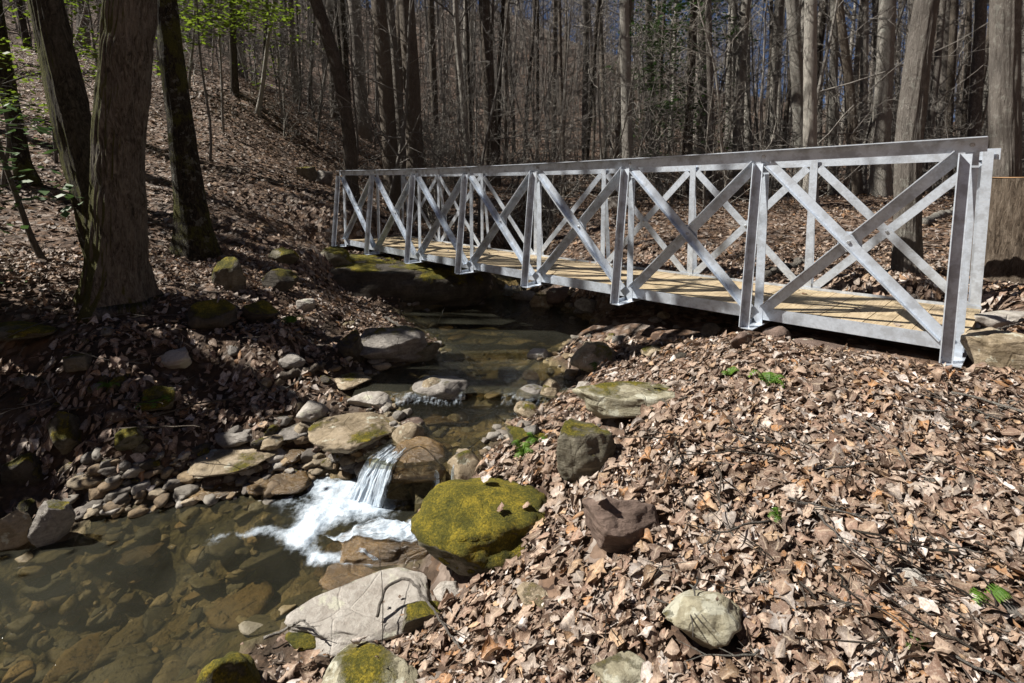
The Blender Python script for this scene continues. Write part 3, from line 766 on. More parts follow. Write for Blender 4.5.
rock(700,322,722,338,'dark','dark stone in the shadow of the deck','rock'); rock(792,338,850,352,'brown','flat brown slab under the near end of the deck','slab',flat=.5,cat='slab')
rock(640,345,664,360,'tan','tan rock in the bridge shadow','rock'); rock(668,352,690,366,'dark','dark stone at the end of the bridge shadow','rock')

# abutment of the far bridge end: a mossy block of rock
c0 = pd(392, 262, 7.9)
V, T = rock_verts((2.9, 1.7, 1.2), 42, 8, 5, .08, .35)
ab = MB().add(V, None, T).build('abutment', ROCKS['dark']); ab.location = (c0[0] + .0, c0[1] + .25, -1.60)
set_props(ab, 'big dark mossy rock block carrying the far bridge end', 'abutment')
V, T = rock_verts((1.7, .9, .3), 45, 9, 4, .05, .5)
ab = MB().add(V, None, T).build('abutment', ROCKS['mossy']); c0 = pd(352, 252, 8.3); ab.location = (c0[0], c0[1], -1.2)
set_props(ab, 'flat mossy cap stone at the left end of the bridge', 'abutment')

# ------------------------------------------------------------------ white water
from mathutils.bvhtree import BVHTree
_v, _t, _n = [], [], 0
for V, T in ROCK_TRIS:
    _v.append(V); _t.append(T + _n); _n += len(V)
BVH = BVHTree.FromPolygons(np.vstack(_v).tolist(), np.vstack(_t).tolist())
def surf(x, y):
    """height of the ground or of the stone standing on it"""
    h = hz(x, y); r = BVH.ray_cast(Vector((x, y, 6)), Vector((0, 0, -1)), 12)
    return max(h, r[0].z) if r[0] is not None else h
edge = lambda s, w=.12: smooth(0, w, s) * smooth(0, w, 1 - s)
sheet('waterfall', [(388,446,412,451,-1.85),(376,454,401,460,-1.855),(367,460,396,467,-1.88),(358,473,391,485,-1.98),(351,487,388,499,-2.08),(344,501,386,512,-2.17)],
      'white curtain of water pouring over the ledge', lambda s, t: (.36 + .40 * smooth(.1, .5, t)) * edge(s, .3) ** .6, 80, 80, amp=.012, lift=.012, seed=1)
def chute(name, rows, label, dens, seed, ns=50, nt=90, lift=.012):
    o = sheet(name, rows, label, dens, ns, nt, .0, 0, seed)
    for v in o.data.vertices:
        q = v.co; z = max(surf(q.x, q.y) + lift, ZW1 + .008) + .012 * float(fbm(np.array([q.x * 22, q.y * 22, 0]), seed, 2))
        v.co.z = min(z, q.z + .12)
    return o
chute('waterfall', [(434,462,456,466,-1.855),(430,474,453,480,-1.89),(414,488,446,500,-1.95),(392,500,436,522,-2.0),(366,512,420,536,-2.02),(342,522,392,542,-2.06),(318,530,350,544,-2.14)],
      'white water running down the wet slab beside the mossy boulder', lambda s, t: (.74 - .3 * smooth(.45, .95, t)) * edge(s, .3) ** .7, 2, lift=.02)
chute('waterfall', [(356,540,384,546,-2.05),(354,550,380,554,-2.1),(350,560,378,564,-2.165)], 'thin trickle spilling off the front of the wet slab', lambda s, t: .42 * edge(s, .3), 7, 40, 40)
FS = [(378,503,345,494,.15,.62),(345,494,308,482,.12,.5),(372,506,335,512,.13,.5),(338,505,308,530,.11,.48),(310,526,300,538,.08,.46),(304,535,256,532,.055,.34),(256,532,215,540,.04,.2),(304,540,318,560,.055,.46),(318,560,372,560,.05,.42),(320,518,290,500,.09,.3)]
gx, gy = np.meshgrid(np.linspace(pz(180, 540, ZW1)[0] - .1, pz(395, 520, ZW1)[0] + .05, 170), np.linspace(pz(300, 580, ZW1)[1], pz(320, 470, ZW1)[1], 130))
dn = np.zeros_like(gx); wx = gx + .03 * noise3(np.stack([gx * 9, gy * 9, gx * 0], -1), 41); wy = gy + .03 * noise3(np.stack([gx * 9, gy * 9, gx * 0 + 5], -1), 42)
for x0_, y0_, x1_, y1_, r, am in FS:
    a, b = pz(x0_, y0_, ZW1)[:2], pz(x1_, y1_, ZW1)[:2]; e = b - a
    t = np.clip(((wx - a[0]) * e[0] + (wy - a[1]) * e[1]) / (e @ e), 0, 1)
    dn = np.maximum(dn, 0) + am * np.exp(-((wx - a[0] - t * e[0]) ** 2 + (wy - a[1] - t * e[1]) ** 2) / r ** 2)
dn = np.clip(dn * .9, 0, .70); fz = fbm(np.stack([gx * 11, gy * 11, gx * 0], -1), 31, 4)
V = np.stack([gx, gy, ZW1 + .008 + .03 * dn * (.6 + .5 * fz) * smooth(.2, .7, dn)], -1); ii, jj = np.meshgrid(np.arange(129), np.arange(169), indexing='ij')
m = MB().add(V.reshape(-1, 3), np.stack([ii * 170 + jj, ii * 170 + jj + 1, (ii + 1) * 170 + jj + 1, (ii + 1) * 170 + jj], -1).reshape(-1, 4), None, np.stack([dn, gx * .25, gy * .8, gx * 0 + 1], -1).reshape(-1, 4))
set_props(m.build('white_water', FOAM), 'churned white foam at the foot of the little waterfall', 'waterfall', kind='structure')
sheet('waterfall', [(503,286,522,286,-1.56),(502,290,523,290,-1.6),(500,297,524,298,-1.82)],
      'small white fall spilling into the pool behind the bridge', lambda s, t: .62 * edge(s, .2), 30, 30, .015, .02, 4)
sheet('riffle', [(385,392,470,388,-1.79),(382,400,470,398,-1.83),(380,410,468,410,-1.855)],
      'broken white riffle above the tan boulder', lambda s, t: .17 * edge(s) * edge(t, .3), 60, 40, .014, .012, 5)
sheet('riffle', [(500,392,560,390,-1.79),(498,400,556,399,-1.83),(495,410,545,410,-1.855)],
      'broken white riffle beside the right bank', lambda s, t: .15 * edge(s) * edge(t, .3), 60, 40, .014, .012, 6)

FALLXY = [pz(370, 495, ZW1), pz(345, 500, ZW1), pz(392, 452, ZW2), pz(420, 457, ZW2), pz(320, 500, ZW1)]
# scattered loose stones along the water
protos = []
for a in range(8):
    V, T = rock_verts((1, rng.uniform(.6, .9), rng.uniform(.35, .6)), 300 + a, 9, 3, .06)
    protos.append([MB().add(V, None, T).mesh('stone') for _ in (0,)][0])
    protos[-1].materials.append(ROCKS[('grey', 'tan', 'brown', 'pale', 'dark', 'tan', 'mossy', 'grey')[a]])
def strew(box, n, smin, smax, group, label, sel=None, wetok=False):
    k = 0
    while k < n:
        px, py = rng.uniform(box[0], box[2]), rng.uniform(box[1], box[3]); c = hit(px, py)
        if not wetok and box[1] > 320 and terrain(c[0], c[1], True)[2][0] < -.02: continue
        s = smin + (smax - smin) * rng.random() ** 1.8
        o = link('loose_stone', protos[int(rng.choice(sel)) if sel else int(rng.integers(8))])
        o.location = (c[0], c[1], c[2] + s * (.1 if not wetok else .16)); o.scale = (s,) * 3; o.rotation_euler = (rng.uniform(-.3, .3), rng.uniform(-.3, .3), rng.uniform(0, 6.3))
        set_props(o, label, 'stone', group); k += 1
strew((60, 455, 300, 492), 70, .04, .15, 'stones on the far pool shore', 'small loose stone on the gravel strip at the far side of the pool', [0, 1, 4, 2])
strew((250, 380, 420, 470), 34, .05, .16, 'stones around the tan boulder', 'small loose stone beside the upper water near the tan boulder', [0, 1, 3, 5, 7])
strew((480, 280, 690, 345), 64, .06, .22, 'stones on the bank under the bridge', 'small loose stone on the right bank below the bridge deck', [0, 1, 2, 5, 7])
strew((0, 330, 330, 470), 56, .05, .2, 'stones in the left bank', 'small dark stone sticking out of the shaded left bank', [4, 6, 0, 2])
strew((700, 325, 960, 362), 12, .05, .16, 'stones along the deck edge', 'small brown stone along the lower edge of the deck', [2, 1, 0])
strew((390, 370, 560, 440), 16, .14, .32, 'stones standing in the upper stream', 'small wet stone standing in the shallow stream above the waterfall', [0, 1, 2, 5, 7], True)
strew((330, 310, 450, 372), 24, .06, .18, 'stones on the left shore of the bridge pool', 'small stone on the left shore of the pool under the bridge', [0, 1, 4, 2])
strew((490, 380, 600, 470), 28, .04, .1, 'stones on the right shore', 'small tan stone on the right shore above the waterfall', [1, 5, 3, 0])
# stones on the stream bed
pb = MB(); PS = [rock_verts((1, 1, 1), 700 + q, 10, 3, .09, .3) for q in range(24)]
cnt = 0; tries = 0
while cnt < 620 and tries < 9000:
    tries += 1
    px, py = (rng.uniform(-60, 420), rng.uniform(485, 690)) if rng.random() < .6 else (rng.uniform(360, 575), rng.uniform(300, 460))
    c = hit(px, py); h, b, w, l = terrain(c[0], c[1], True)
    if b[0] < .7 or w[0] > -.06: continue
    if any((c[0] - e[0]) ** 2 + (c[1] - e[1]) ** 2 < .12 for e in FALLXY): continue
    big = rng.random() < .05; s = rng.uniform(.18, .42) if big else .03 + .13 * rng.random() ** 2; a = rng.uniform(0, 6.3)
    V, T = PS[rng.integers(24)]
    W_ = V * np.array([s, s * rng.uniform(.45, .95), s * (.2 if big else rng.uniform(.25, .55))]); a2 = rng.normal(0, .2)
    W_ = W_ @ np.array([[1, 0, 0], [0, math.cos(a2), -math.sin(a2)], [0, math.sin(a2), math.cos(a2)]]).T @ np.array([[math.cos(a), -math.sin(a), 0], [math.sin(a), math.cos(a), 0], [0, 0, 1]]).T
    cc = np.array([(.12, .10, .06), (.20, .15, .075), (.27, .18, .08), (.15, .13, .09), (.30, .235, .14)])[rng.integers(5)] * rng.uniform(.6, 1.2)
    pb.add(W_ + [c[0], c[1], h[0] + s * .02], None, T, (*cc, 1)); cnt += 1
k = NT('bed_pebble'); at = k.n('Attribute', attribute_name='Col')
cb = k.mix(k.math('MULTIPLY', k.val(k.noise(k.pos(), 22, 5, .7), .4, .7), .5), at.outputs['Color'], (.05, .042, .022)); k.bump(k.noise(k.pos(), 30, 5, .7), .4, .02)
o = pb.build('stream_pebbles', k.fin(cb, .6, .3)); set_props(o, 'brown stones and gravel on the stream bed', 'pebbles', kind='stuff')

# cobbles lining the water's edge
cb_ = MB(); cnt = 0; tries = 0
while cnt < 520 and tries < 12000:
    tries += 1
    px, py = (rng.uniform(230, 600), rng.uniform(300, 480)) if rng.random() < .7 else (rng.uniform(-30, 320), rng.uniform(455, 520))
    c = hit(px, py); h, b, w, l = terrain(c[0], c[1], True)
    if not -.06 < w[0] < .34 * rng.random() ** .7 + .05: continue
    if any((c[0] - e[0]) ** 2 + (c[1] - e[1]) ** 2 < .04 for e in FALLXY): continue
    s = .03 + .15 * rng.random() ** 2.4; a = rng.uniform(0, 6.3); V, T = PS[rng.integers(24)]
    W_ = V * np.array([s, s * rng.uniform(.5, .95), s * rng.uniform(.3, .65)])
    W_ = W_ @ np.array([[math.cos(a), -math.sin(a), 0], [math.sin(a), math.cos(a), 0], [0, 0, 1]]).T
    cc = np.array([(.26, .235, .20), (.33, .27, .19), (.22, .16, .10), (.38, .35, .31), (.17, .15, .13), (.30, .22, .13)])[rng.integers(6)] * rng.uniform(.6, 1.15)
    cb_.add(W_ + [c[0], c[1], h[0] + s * .12], None, T, (*cc, 1)); cnt += 1
k = NT('edge_cobble'); at_ = k.n('Attribute', attribute_name='Col')
cc = k.mix(k.math('MULTIPLY', k.val(k.noise(k.pos(), 30, 6, .75), .42, .64), .6), at_.outputs['Color'], (.07, .06, .048)); k.bump(k.noise(k.pos(), 40, 6, .75), .6, .02)
o = cb_.build('cobbles', k.fin(cc, .8, .3)); set_props(o, 'small tan and grey cobbles lining the edges of the stream', 'cobbles', kind='stuff')

# ------------------------------------------------------------------ leaf litter
LC = np.array([(.33,.225,.16),(.42,.31,.235),(.45,.385,.335),(.26,.165,.12),(.37,.185,.075),(.085,.055,.04),(.62,.56,.52),(.19,.115,.082),(.45,.30,.18),(.14,.09,.066)])
LP = np.array([.15,.17,.16,.11,.055,.10,.09,.10,.06,.05]); LP = LP / LP.sum()
def leaf_profiles(ns, shape):
    t = np.linspace(0, 1, ns)
    if shape == 0: w = .30 * np.sin(np.pi * t ** .8) ** .8 * (1 + (.38 if ns > 7 else .12) * np.cos(t * 6.2 * np.pi))     # lobed oak
    elif shape == 1: w = .33 * np.sin(np.pi * t ** .7) ** .7 * (1 + (.55 if ns > 7 else .2) * np.cos(t * 4.6 * np.pi + .6))  # pointed oak
    elif shape == 2: w = .25 * np.sin(np.pi * t) ** .8                                               # beech
    else: w = .42 * np.sin(np.pi * t ** .55) ** 1.2 * (1 + (.3 if ns > 7 else .12) * np.cos(t * 5 * np.pi))                  # maple
    w[0] = .015; w[-1] = .0
    return t, np.clip(w, .0, None)
def add_leaves(mb, x, y, z, size, ns, lift, wild=1.0, tone=1.0):
    n = len(x)
    if not n: return
    shp = rng.integers(0, 4, n); prof = np.stack([leaf_profiles(ns, s)[1] for s in range(4)]); t = np.linspace(0, 1, ns)
    w = prof[shp] * (rng.uniform(.75, 1.2, n) * np.where(rng.random(n) < .16, .16, 1))[:, None]
    k1 = rng.normal(0, .8, n) * wild; k2 = rng.normal(.15, .55, n) * wild; tw = rng.normal(0, .6, n) * wild
    sx = (t - .5)[None, :] * np.ones((n, 1))
    cs = (-1, -.5, 0, .5, 1) if ns > 4 else (-1, 0, 1); nc = len(cs)
    P = np.zeros((n, ns, nc, 3)); ph = np.where(np.abs(k2) < .05, .05, k2 * 1.9)[:, None]
    bz = k1[:, None] * ((t - .5) ** 2)[None, :]
    for c, sg in enumerate(cs):
        P[:, :, c, 0] = sx * (1 - .12 * np.abs(k1))[:, None]
        P[:, :, c, 1] = w * np.sin(ph * sg) / ph
        P[:, :, c, 2] = bz + w * (1 - np.cos(ph * sg)) / ph + tw[:, None] * w * sg * sx * 2 - .03 * (sg == 0)
    P[:, :, :, 2] += rng.normal(0, .015, (n, ns, nc)) * wild
    P *= size[:, None, None, None]
    a = rng.uniform(0, 2 * np.pi, n); ti = np.abs(rng.normal(0, .27, n)) * wild * np.clip(.062 / size, .4, 1.2); td = rng.uniform(0, 2 * np.pi, n)
    ca, sa = np.cos(a)[:, None, None], np.sin(a)[:, None, None]
    X_, Y_, Z_ = P[..., 0] * ca - P[..., 1] * sa, P[..., 0] * sa + P[..., 1] * ca, P[..., 2]
    Z_ = Z_ + (X_ * np.cos(td)[:, None, None] + Y_ * np.sin(td)[:, None, None]) * np.tan(np.clip(ti, 0, 1.1))[:, None, None]
    # follow the slope of the ground
    e = .08; gx = (terrain(x + e, y) - terrain(x - e, y)) / (2 * e); gy = (terrain(x, y + e) - terrain(x, y - e)) / (2 * e)
    Z_ = Z_ + X_ * gx[:, None, None] + Y_ * gy[:, None, None]
    lo = np.minimum(Z_.min((1, 2)), 0) * .75
    V = np.stack([X_ + x[:, None, None], Y_ + y[:, None, None], Z_ + (z - lo + lift)[:, None, None]], -1)
    i, c = np.meshgrid(np.arange(ns - 1), np.arange(nc - 1), indexing='ij')
    q = np.stack([i * nc + c, (i + 1) * nc + c, (i + 1) * nc + c + 1, i * nc + c + 1], -1).reshape(-1, 4)
    Q = (np.arange(n) * ns * nc)[:, None, None] + q[None]
    col = 1.12 * LC[rng.choice(len(LC), n, p=LP)] * rng.uniform(.5, 1.3, n)[:, None] * tone
    C = np.ones((n, ns * nc, 4)); C[..., :3] = col[:, None] * rng.uniform(.78, 1.14, (n, ns * nc))[..., None]
    C[..., 3] = np.tile(np.abs(np.array(cs)), ns)[None]
    mb.add(V.reshape(-1, 3), Q.reshape(-1, 4), None, C.reshape(-1, 4))
def on_stones(x, y, z):
    """most leaves that would land on a stone are blown off; a few stay on top of it"""
    zz = z.copy(); ok = np.ones(len(x), bool)
    for i in range(len(x)):
        r = BVH.ray_cast(Vector((x[i], y[i], 4)), Vector((0, 0, -1)), 9)
        if r[0] is not None and r[0].z > z[i] - .01: ok[i] = rng.random() < .006 and r[1].z > .75; zz[i] = r[0].z
    return x[ok], y[ok], zz[ok]
def scatter(n, r0, r1, a0, a1, keep):
    r = np.sqrt(rng.uniform(r0 * r0, r1 * r1, n)); a = rng.uniform(R(a0), R(a1), n); x, y = r * np.sin(a), r * np.cos(a)
    h, b, w, l = terrain(x, y, True)
    m = keep(x, y, h, b, w, l); return x[m], y[m], h[m]
def keep_bank(x, y, h, b, w, l):
    dx, dy = x - 2.862, y - 3.205; u = -dx * math.sin(.7657) + dy * math.cos(.7657); v = -dx * math.cos(.7657) - dy * math.sin(.7657)
    deck = (u > -.1) & (u < 8.7) & (v > -1.4) & (v < .12)
    dens = np.where(l > .5, .40, 1.0) * smooth(.02, np.where(x < -.2, .5, .26), w); q = np.stack([x, y, x * 0], -1)
    dens = dens * (.5 + .6 * smooth(-.5, .3, noise3(q * 1.7, 77))) * (.35 + .75 * smooth(-.55, -.1, noise3(q * 3.1, 78)))
    return (rng.random(len(x)) < dens) & ~deck
lm = MB()
x, y, z = on_stones(*scatter(62000, .5, 3.4, -66, 84, keep_bank)); add_leaves(lm, x, y, z, .027 + .08 * rng.random(len(x)) ** 2.7, 9, rng.uniform(.0, .04, len(x)))
x, y, z = on_stones(*scatter(36000, .9, 4.2, -60, 70, keep_bank)); add_leaves(lm, x, y, z, .010 + .022 * rng.random(len(x)), 4, rng.uniform(.01, .05, len(x)))
o = lm.build('leaf_litter', LEAF); set_props(o, 'curled dead oak and beech leaves covering the near bank', 'leaf litter', kind='stuff')
lm = MB()
x, y, z = on_stones(*scatter(140000, 3.3, 8.0, -60, 82, keep_bank)); add_leaves(lm, x, y, z, .030 + .072 * rng.random(len(x)) ** 2.2, 6, rng.uniform(.0, .04, len(x)))
o = lm.build('leaf_litter', LEAF); set_props(o, 'dead leaves on both banks around the bridge', 'leaf litter', kind='stuff')
lm = MB()
u_ = rng.uniform(.1, 8.4, 70); v_ = -BW + .03 + (BW - .06) * rng.random(70) ** .6 * rng.choice([0.12, 1], 70, p=[.6, .4])
add_leaves(lm, BX.x + ax2.x * u_ + ax2.y * -v_ * -1 * 0 + v_ * -math.cos(BTH), BX.y + ax2.y * u_ + v_ * -math.sin(BTH), np.full(70, BX.z + .083) - .0032 * (u_ / BS) * (7 - u_ / BS), rng.uniform(.04, .085, 70), 6, np.zeros(70), .7)
x, y, z = scatter(90000, 7.8, 26, -58, 74, lambda x, y, h, b, w, l: (b < .2)); add_leaves(lm, x, y, z, rng.uniform(.06, .13, len(x)), 4, rng.uniform(.0, .05, len(x)), 1.0, .72)
o = lm.build('leaf_litter', LEAF); set_props(o, 'dead leaves on the forest floor and hillside beyond the bridge', 'leaf litter', kind='stuff')

# ------------------------------------------------------------------ trees
def bark_fn(rough, flare, m, seed, ridges=11, fl_len=.16):
    def fn(i, th, P):
        z = P[:, 2][:, None] - P[0, 2]
        u = np.stack([np.cos(th) * 1.7 + z * 0, np.sin(th) * 1.7 + z * 0, z * .9 + th * 0], -1)
        rid = np.abs(noise3(u * np.array([3.4, 3.4, 3.2]), seed)) * 1.9 - .7 + .7 * np.abs(noise3(u * np.array([8, 8, 8.0]), seed + 3))
        lump = noise3(u * .45, seed + 1)
        f = 1 + rough * rid + .07 * lump
        return f + flare * np.exp(-z / fl_len) * (1 + .55 * np.cos(5 * th + seed) + .3 * np.cos(3 * th + 2 * seed)) * .5
    return fn
def branchy(mb, P, r, n, lev, rg, up=.25, spread=1.0, sides=(5, 4, 3), seglen=None):
    """grow branches off the path P (radii r) into mb"""
    m = len(P); ln = np.linalg.norm(P[-1] - P[0])
    for b in range(n):
        f = rg.uniform(.12 if lev else .0, .98); i = min(int(f * (m - 1)), m - 2); o = P[i] + (P[i + 1] - P[i]) * (f * (m - 1) - i)
        t = P[min(i + 1, m - 1)] - P[i]; t = t / (np.linalg.norm(t) + 1e-9)
        d = rg.normal(size=3); d -= d @ t * t; d /= np.linalg.norm(d) + 1e-9
        d = d * spread + t * rg.uniform(.25, .9) + np.array([0, 0, up]); d /= np.linalg.norm(d)
        L = ln * rg.uniform(.25, .5) * (1.1 - .5 * f); r0 = max(r[i] * rg.uniform(.3, .5), .006)
        k = 6 if lev < 2 else 4; Q = [o]
        for s in range(k):
            d = d + rg.normal(0, .2, 3) + np.array([0, 0, up * .35]); d /= np.linalg.norm(d); Q.append(Q[-1] + d * L / k)
        Q = np.array(Q); rr = np.linspace(r0, r0 * .25, k + 1)
        mb.tube(Q, rr, sides[min(lev, 2)], False)
        if lev < 2: branchy(mb, Q, rr, 5 if lev == 0 else 4, lev + 1, rg, up, spread, sides)
def trunk_path(x0, y0, z0, top, wob, n, rg):
    t = np.linspace(0, 1, n); p = np.array([x0, y0, z0])[None] * (1 - t)[:, None] + np.asarray(top)[None] * t[:, None]
    ph = rg.uniform(0, 6.3, 4)
    p[:, 0] += wob * (np.sin(t * 5 + ph[0]) - math.sin(ph[0])) + wob * .4 * (np.sin(t * 13 + ph[1]) - math.sin(ph[1])); p[:, 1] += wob * (np.sin(t * 4 + ph[2]) - math.sin(ph[2]))
    return p
def tree(base, path, radii, bark, label, sides=20, nb=10, rough=.05, flare=.5, name='tree', group=None, seed=1, limb_from=.45, fl_len=.2, n=60, extra=None, crown=True, twig='twig', ht=15, rend=.5):
    """a tree with a detailed trunk whose axis goes through the given points and a bare crown above"""
    rg = np.random.default_rng(seed); path = np.array(path, float)
    d = path[-1] - path[-2]; d = d / np.linalg.norm(d)
    d = d * .4 + np.array([0, 0, .6]); d /= np.linalg.norm(d)
    tip = path[-1]; more = [tip + d * ht * f + np.append(rg.normal(0, .25, 2), 0) * f for f in (.25, .5, .75, 1)]
    full = np.vstack([path, more]); rad = np.concatenate([radii, np.linspace(radii[-1], .03, 5)[1:]])
    s = np.append(0, np.cumsum(np.linalg.norm(np.diff(full, axis=0), axis=1)))
    ss = s[-1] * np.linspace(0, 1, n) ** 1.4
    Pp = np.stack([np.interp(ss, s, full[:, k]) for k in range(3)], -1); rr = np.interp(ss, s, rad)
    for _ in range(2): Pp[1:-1] = (Pp[:-2] + 2 * Pp[1:-1] + Pp[2:]) / 4
    o = empty(name, base); b = np.array(base)
    Pl = Pp - b; Pl[0, 2] -= .12
    MB().tube(Pl, rr, sides, True, bark_fn(rough, flare, n, seed, fl_len=fl_len)).build('trunk', BARK[bark], o)
    if crown:
        cb = MB(); st = int(n * limb_from); branchy(cb, Pl[st:], rr[st:], nb, 0, rg)
        cb.build('crown', BARK[twig], o)
    return set_props(o, label, 'tree', group)

def at(px, dep, z=None):
    x = (px - 512) / F * dep
    return np.array([x, dep, hz(x, dep) if z is None else z])
def axis_pts(lst, dep0, ddep=0.0):
    """axis through picture points; the tree keeps its own distance"""
    return [pd(px, py, dep0 + ddep * i) for i, (px, py) in enumerate(lst)]
# twin tree on the left
def near_tree(pix, depth, wpx, bark, label, **kw):
    A = axis_pts(pix, depth, kw.pop('ddep', 0)); A[0][2] = hz(A[0][0], A[0][1])
    rad = [w / 2 / F * depth * .93 / math.hypot(1, (p_[0] - 512) / F) for w, p_ in zip(wpx, pix)]
    return tree(A[0], A, rad, bark, label, **kw)
tw = near_tree([(117,300),(118,230),(119,150),(126,70),(131,0),(134,-60)], 4.9, [68,60,58,56,55,54], 'oak', 'twin stemmed oak on the left bank with a mossy foot and furrowed brown bark', sides=170, n=260, rough=.075, flare=1.1, seed=3, fl_len=.22, ht=5, limb_from=.6, name='twin_tree')
rgt = np.random.default_rng(5)
A = np.array(axis_pts([(112,270),(98,215),(82,160),(62,80),(45,0),(30,-70)], 5.05, .09)) - np.array(tw.location)
full = np.vstack([A, A[-1] + [(-.8, .3, 3), (-1.2, .6, 6), (-1.5, .6, 9)]]); rad = np.array([36,35,33,30,28,27,18,10,4]) / 2 / F * 5.1
s = np.append(0, np.cumsum(np.linalg.norm(np.diff(full, axis=0), axis=1))); ss = s[-1] * np.linspace(0, 1, 120) ** 1.4
Pp = np.stack([np.interp(ss, s, full[:, k]) for k in range(3)], -1)
for _ in range(2): Pp[1:-1] = (Pp[:-2] + 2 * Pp[1:-1] + Pp[2:]) / 4
o = MB().tube(Pp, np.interp(ss, s, rad), 110, True, bark_fn(.075, .15, 120, 9)).build('trunk', BARK['oakmoss'], tw); o['label'] = 'leaning mossy second trunk'
near_tree([(197,256),(190,200),(180,120),(172,60),(166,0),(160,-60)], 6.7, [44,34,28,26,24,23], 'darkmoss', 'dark mossy tree with flared roots behind the twin oak', sides=80, n=130, rough=.035, flare=.8, seed=8, fl_len=.25, ht=11)
near_tree([(30,205),(22,165),(12,110),(2,50),(-10,-20)], 7.6, [26,21,19,18,17], 'darkmoss', 'leaning dark tree at the left picture edge', sides=40, n=80, seed=11, flare=.7, ht=9)
near_tree([(46,282),(32,240),(16,195),(0,150),(-22,80)], 5.6, [9,8,7,7,6], 'brown', 'thin leaning sapling beside the twin oak', sides=16, n=50, seed=12, flare=.2, ht=3, nb=6, name='sapling', rough=.03)
near_tree([(355,238),(352,200),(349,130),(338,70),(322,20),(306,-30)], 10.6, [19,15,14,14,14,13], 'brown', 'bent brown tree curving left behind the far bridge end', sides=36, n=80, seed=13, flare=.5, ht=10)
near_tree([(393,206),(390,150),(384,60),(378,0),(372,-60)], 13.0, [19,17,16,15,14], 'brown', 'straight brown tree, leftmost of the close trio behind the bridge', sides=32, n=70, seed=14, ht=10)
near_tree([(404,206),(402,150),(396,70),(390,0),(386,-50)], 14.2, [9,8,8,7,7], 'grey', 'slender pale tree in the middle of the close trio', sides=20, n=60, seed=15, ht=9)
near_tree([(418,210),(415,150),(411,70),(406,0),(402,-50)], 12.6, [23,18,17,16,15], 'brown', 'thickest brown tree of the close trio behind the bridge', sides=32, n=70, seed=16, ht=11)
near_tree([(492,196),(491,140),(488,60),(484,0),(482,-50)], 16.5, [16,14,12,11,10], 'brown', 'upright brown tree behind the third bridge panel', sides=24, n=60, seed=17, ht=12)
near_tree([(471,200),(467,150),(462,90),(457,40),(454,-30)], 15.5, [8,7,6,6,5], 'pale', 'thin whitish leaning tree left of the upright brown tree', sides=16, n=50, seed=18, ht=7)
near_tree([(630,203),(628,150),(626,80),(624,0),(623,-60)], 13.5, [15,12,11,10,10], 'pale', 'pale straight tree rising behind the middle of the bridge', sides=26, n=70, seed=19, ht=12)
near_tree([(714,205),(712,150),(710,80),(708,0),(707,-60)], 14, [9,8,7,7,6], 'grey', 'slim grey tree right of the middle of the bridge', sides=18, n=60, seed=20, ht=10)
near_tree([(908,278),(908,220),(909,140),(918,60),(927,0),(936,-60)], 4.95, [34,31,30,28,26,25], 'grey', 'leaning grey trunk close behind the near end of the bridge', sides=90, n=140, rough=.06, flare=.5, seed=21, fl_len=.2, ht=12)
near_tree([(1003,262),(1004,180),(1004,90),(1005,0),(1006,-60)], 6.0, [48,37,34,33,32], 'grey', 'thick upright grey tree behind the cut stump', sides=90, n=140, rough=.06, flare=.4, seed=22, ht=13)
near_tree([(973,200),(974,120),(979,40),(982,-30)], 12, [18,15,14,13], 'grey', 'medium grey tree just left of the thick upright tree', sides=30, n=60, seed=23, ht=12)
near_tree([(880,205),(880,150),(884,80),(887,20),(890,-50)], 12, [26,21,19,18,17], 'pale', 'pale forked tree left of the leaning grey trunk', sides=40, n=80, seed=24, ht=12)
near_tree([(810,210),(810,140),(810,60),(811,0),(811,-60)], 11, [19,15,14,13,13], 'pale', 'pale straight tree, right one of the white pair', sides=36, n=80, seed=25, ht=13)
near_tree([(802,205),(801,140),(797,70),(793,10),(788,-50)], 13, [17,15,14,14,13], 'pale', 'pale slightly bent tree, left one of the white pair', sides=36, n=80, seed=26, ht=13)
near_tree([(832,205),(833,130),(834,60),(835,-40)], 14, [11,9,9,8], 'pale', 'narrow pale tree right of the white pair', sides=22, n=60, seed=27, ht=12)
near_tree([(857,208),(855,150),(849,80),(841,20),(834,-40)], 12.5, [12,11,10,9,8], 'brown', 'brown tree leaning left between pale trunks', sides=26, n=70, seed=28, ht=10)
near_tree([(862,200),(864,120),(865,0),(866,-50)], 17, [9,8,8,7], 'pale', 'thin pale tree right of the left leaning brown tree', sides=20, n=50, seed=29, ht=10)
near_tree([(927,198),(930,130),(938,60),(946,-30)], 15, [9,8,8,7], 'grey', 'thin grey tree leaning right of the close leaning trunk', sides=20, n=50, seed=30, ht=10)
near_tree([(948,199),(948,130),(952,60),(956,-30)], 14, [11,10,9,9], 'brown', 'brown tree left of the medium grey tree', sides=22, n=50, seed=31, ht=11)
near_tree([(237,135),(235,100),(233,50),(231,-20)], 14, [12,9,8,8], 'dark', 'dark stemmed tree standing on the hillside hump', sides=24, n=60, seed=32, ht=9)
near_tree([(259,142),(262,90),(268,40),(278,-20)], 13.6, [6,5,4,4], 'pale', 'thin pale crooked tree on the hillside', sides=14, n=50, seed=33, ht=5)

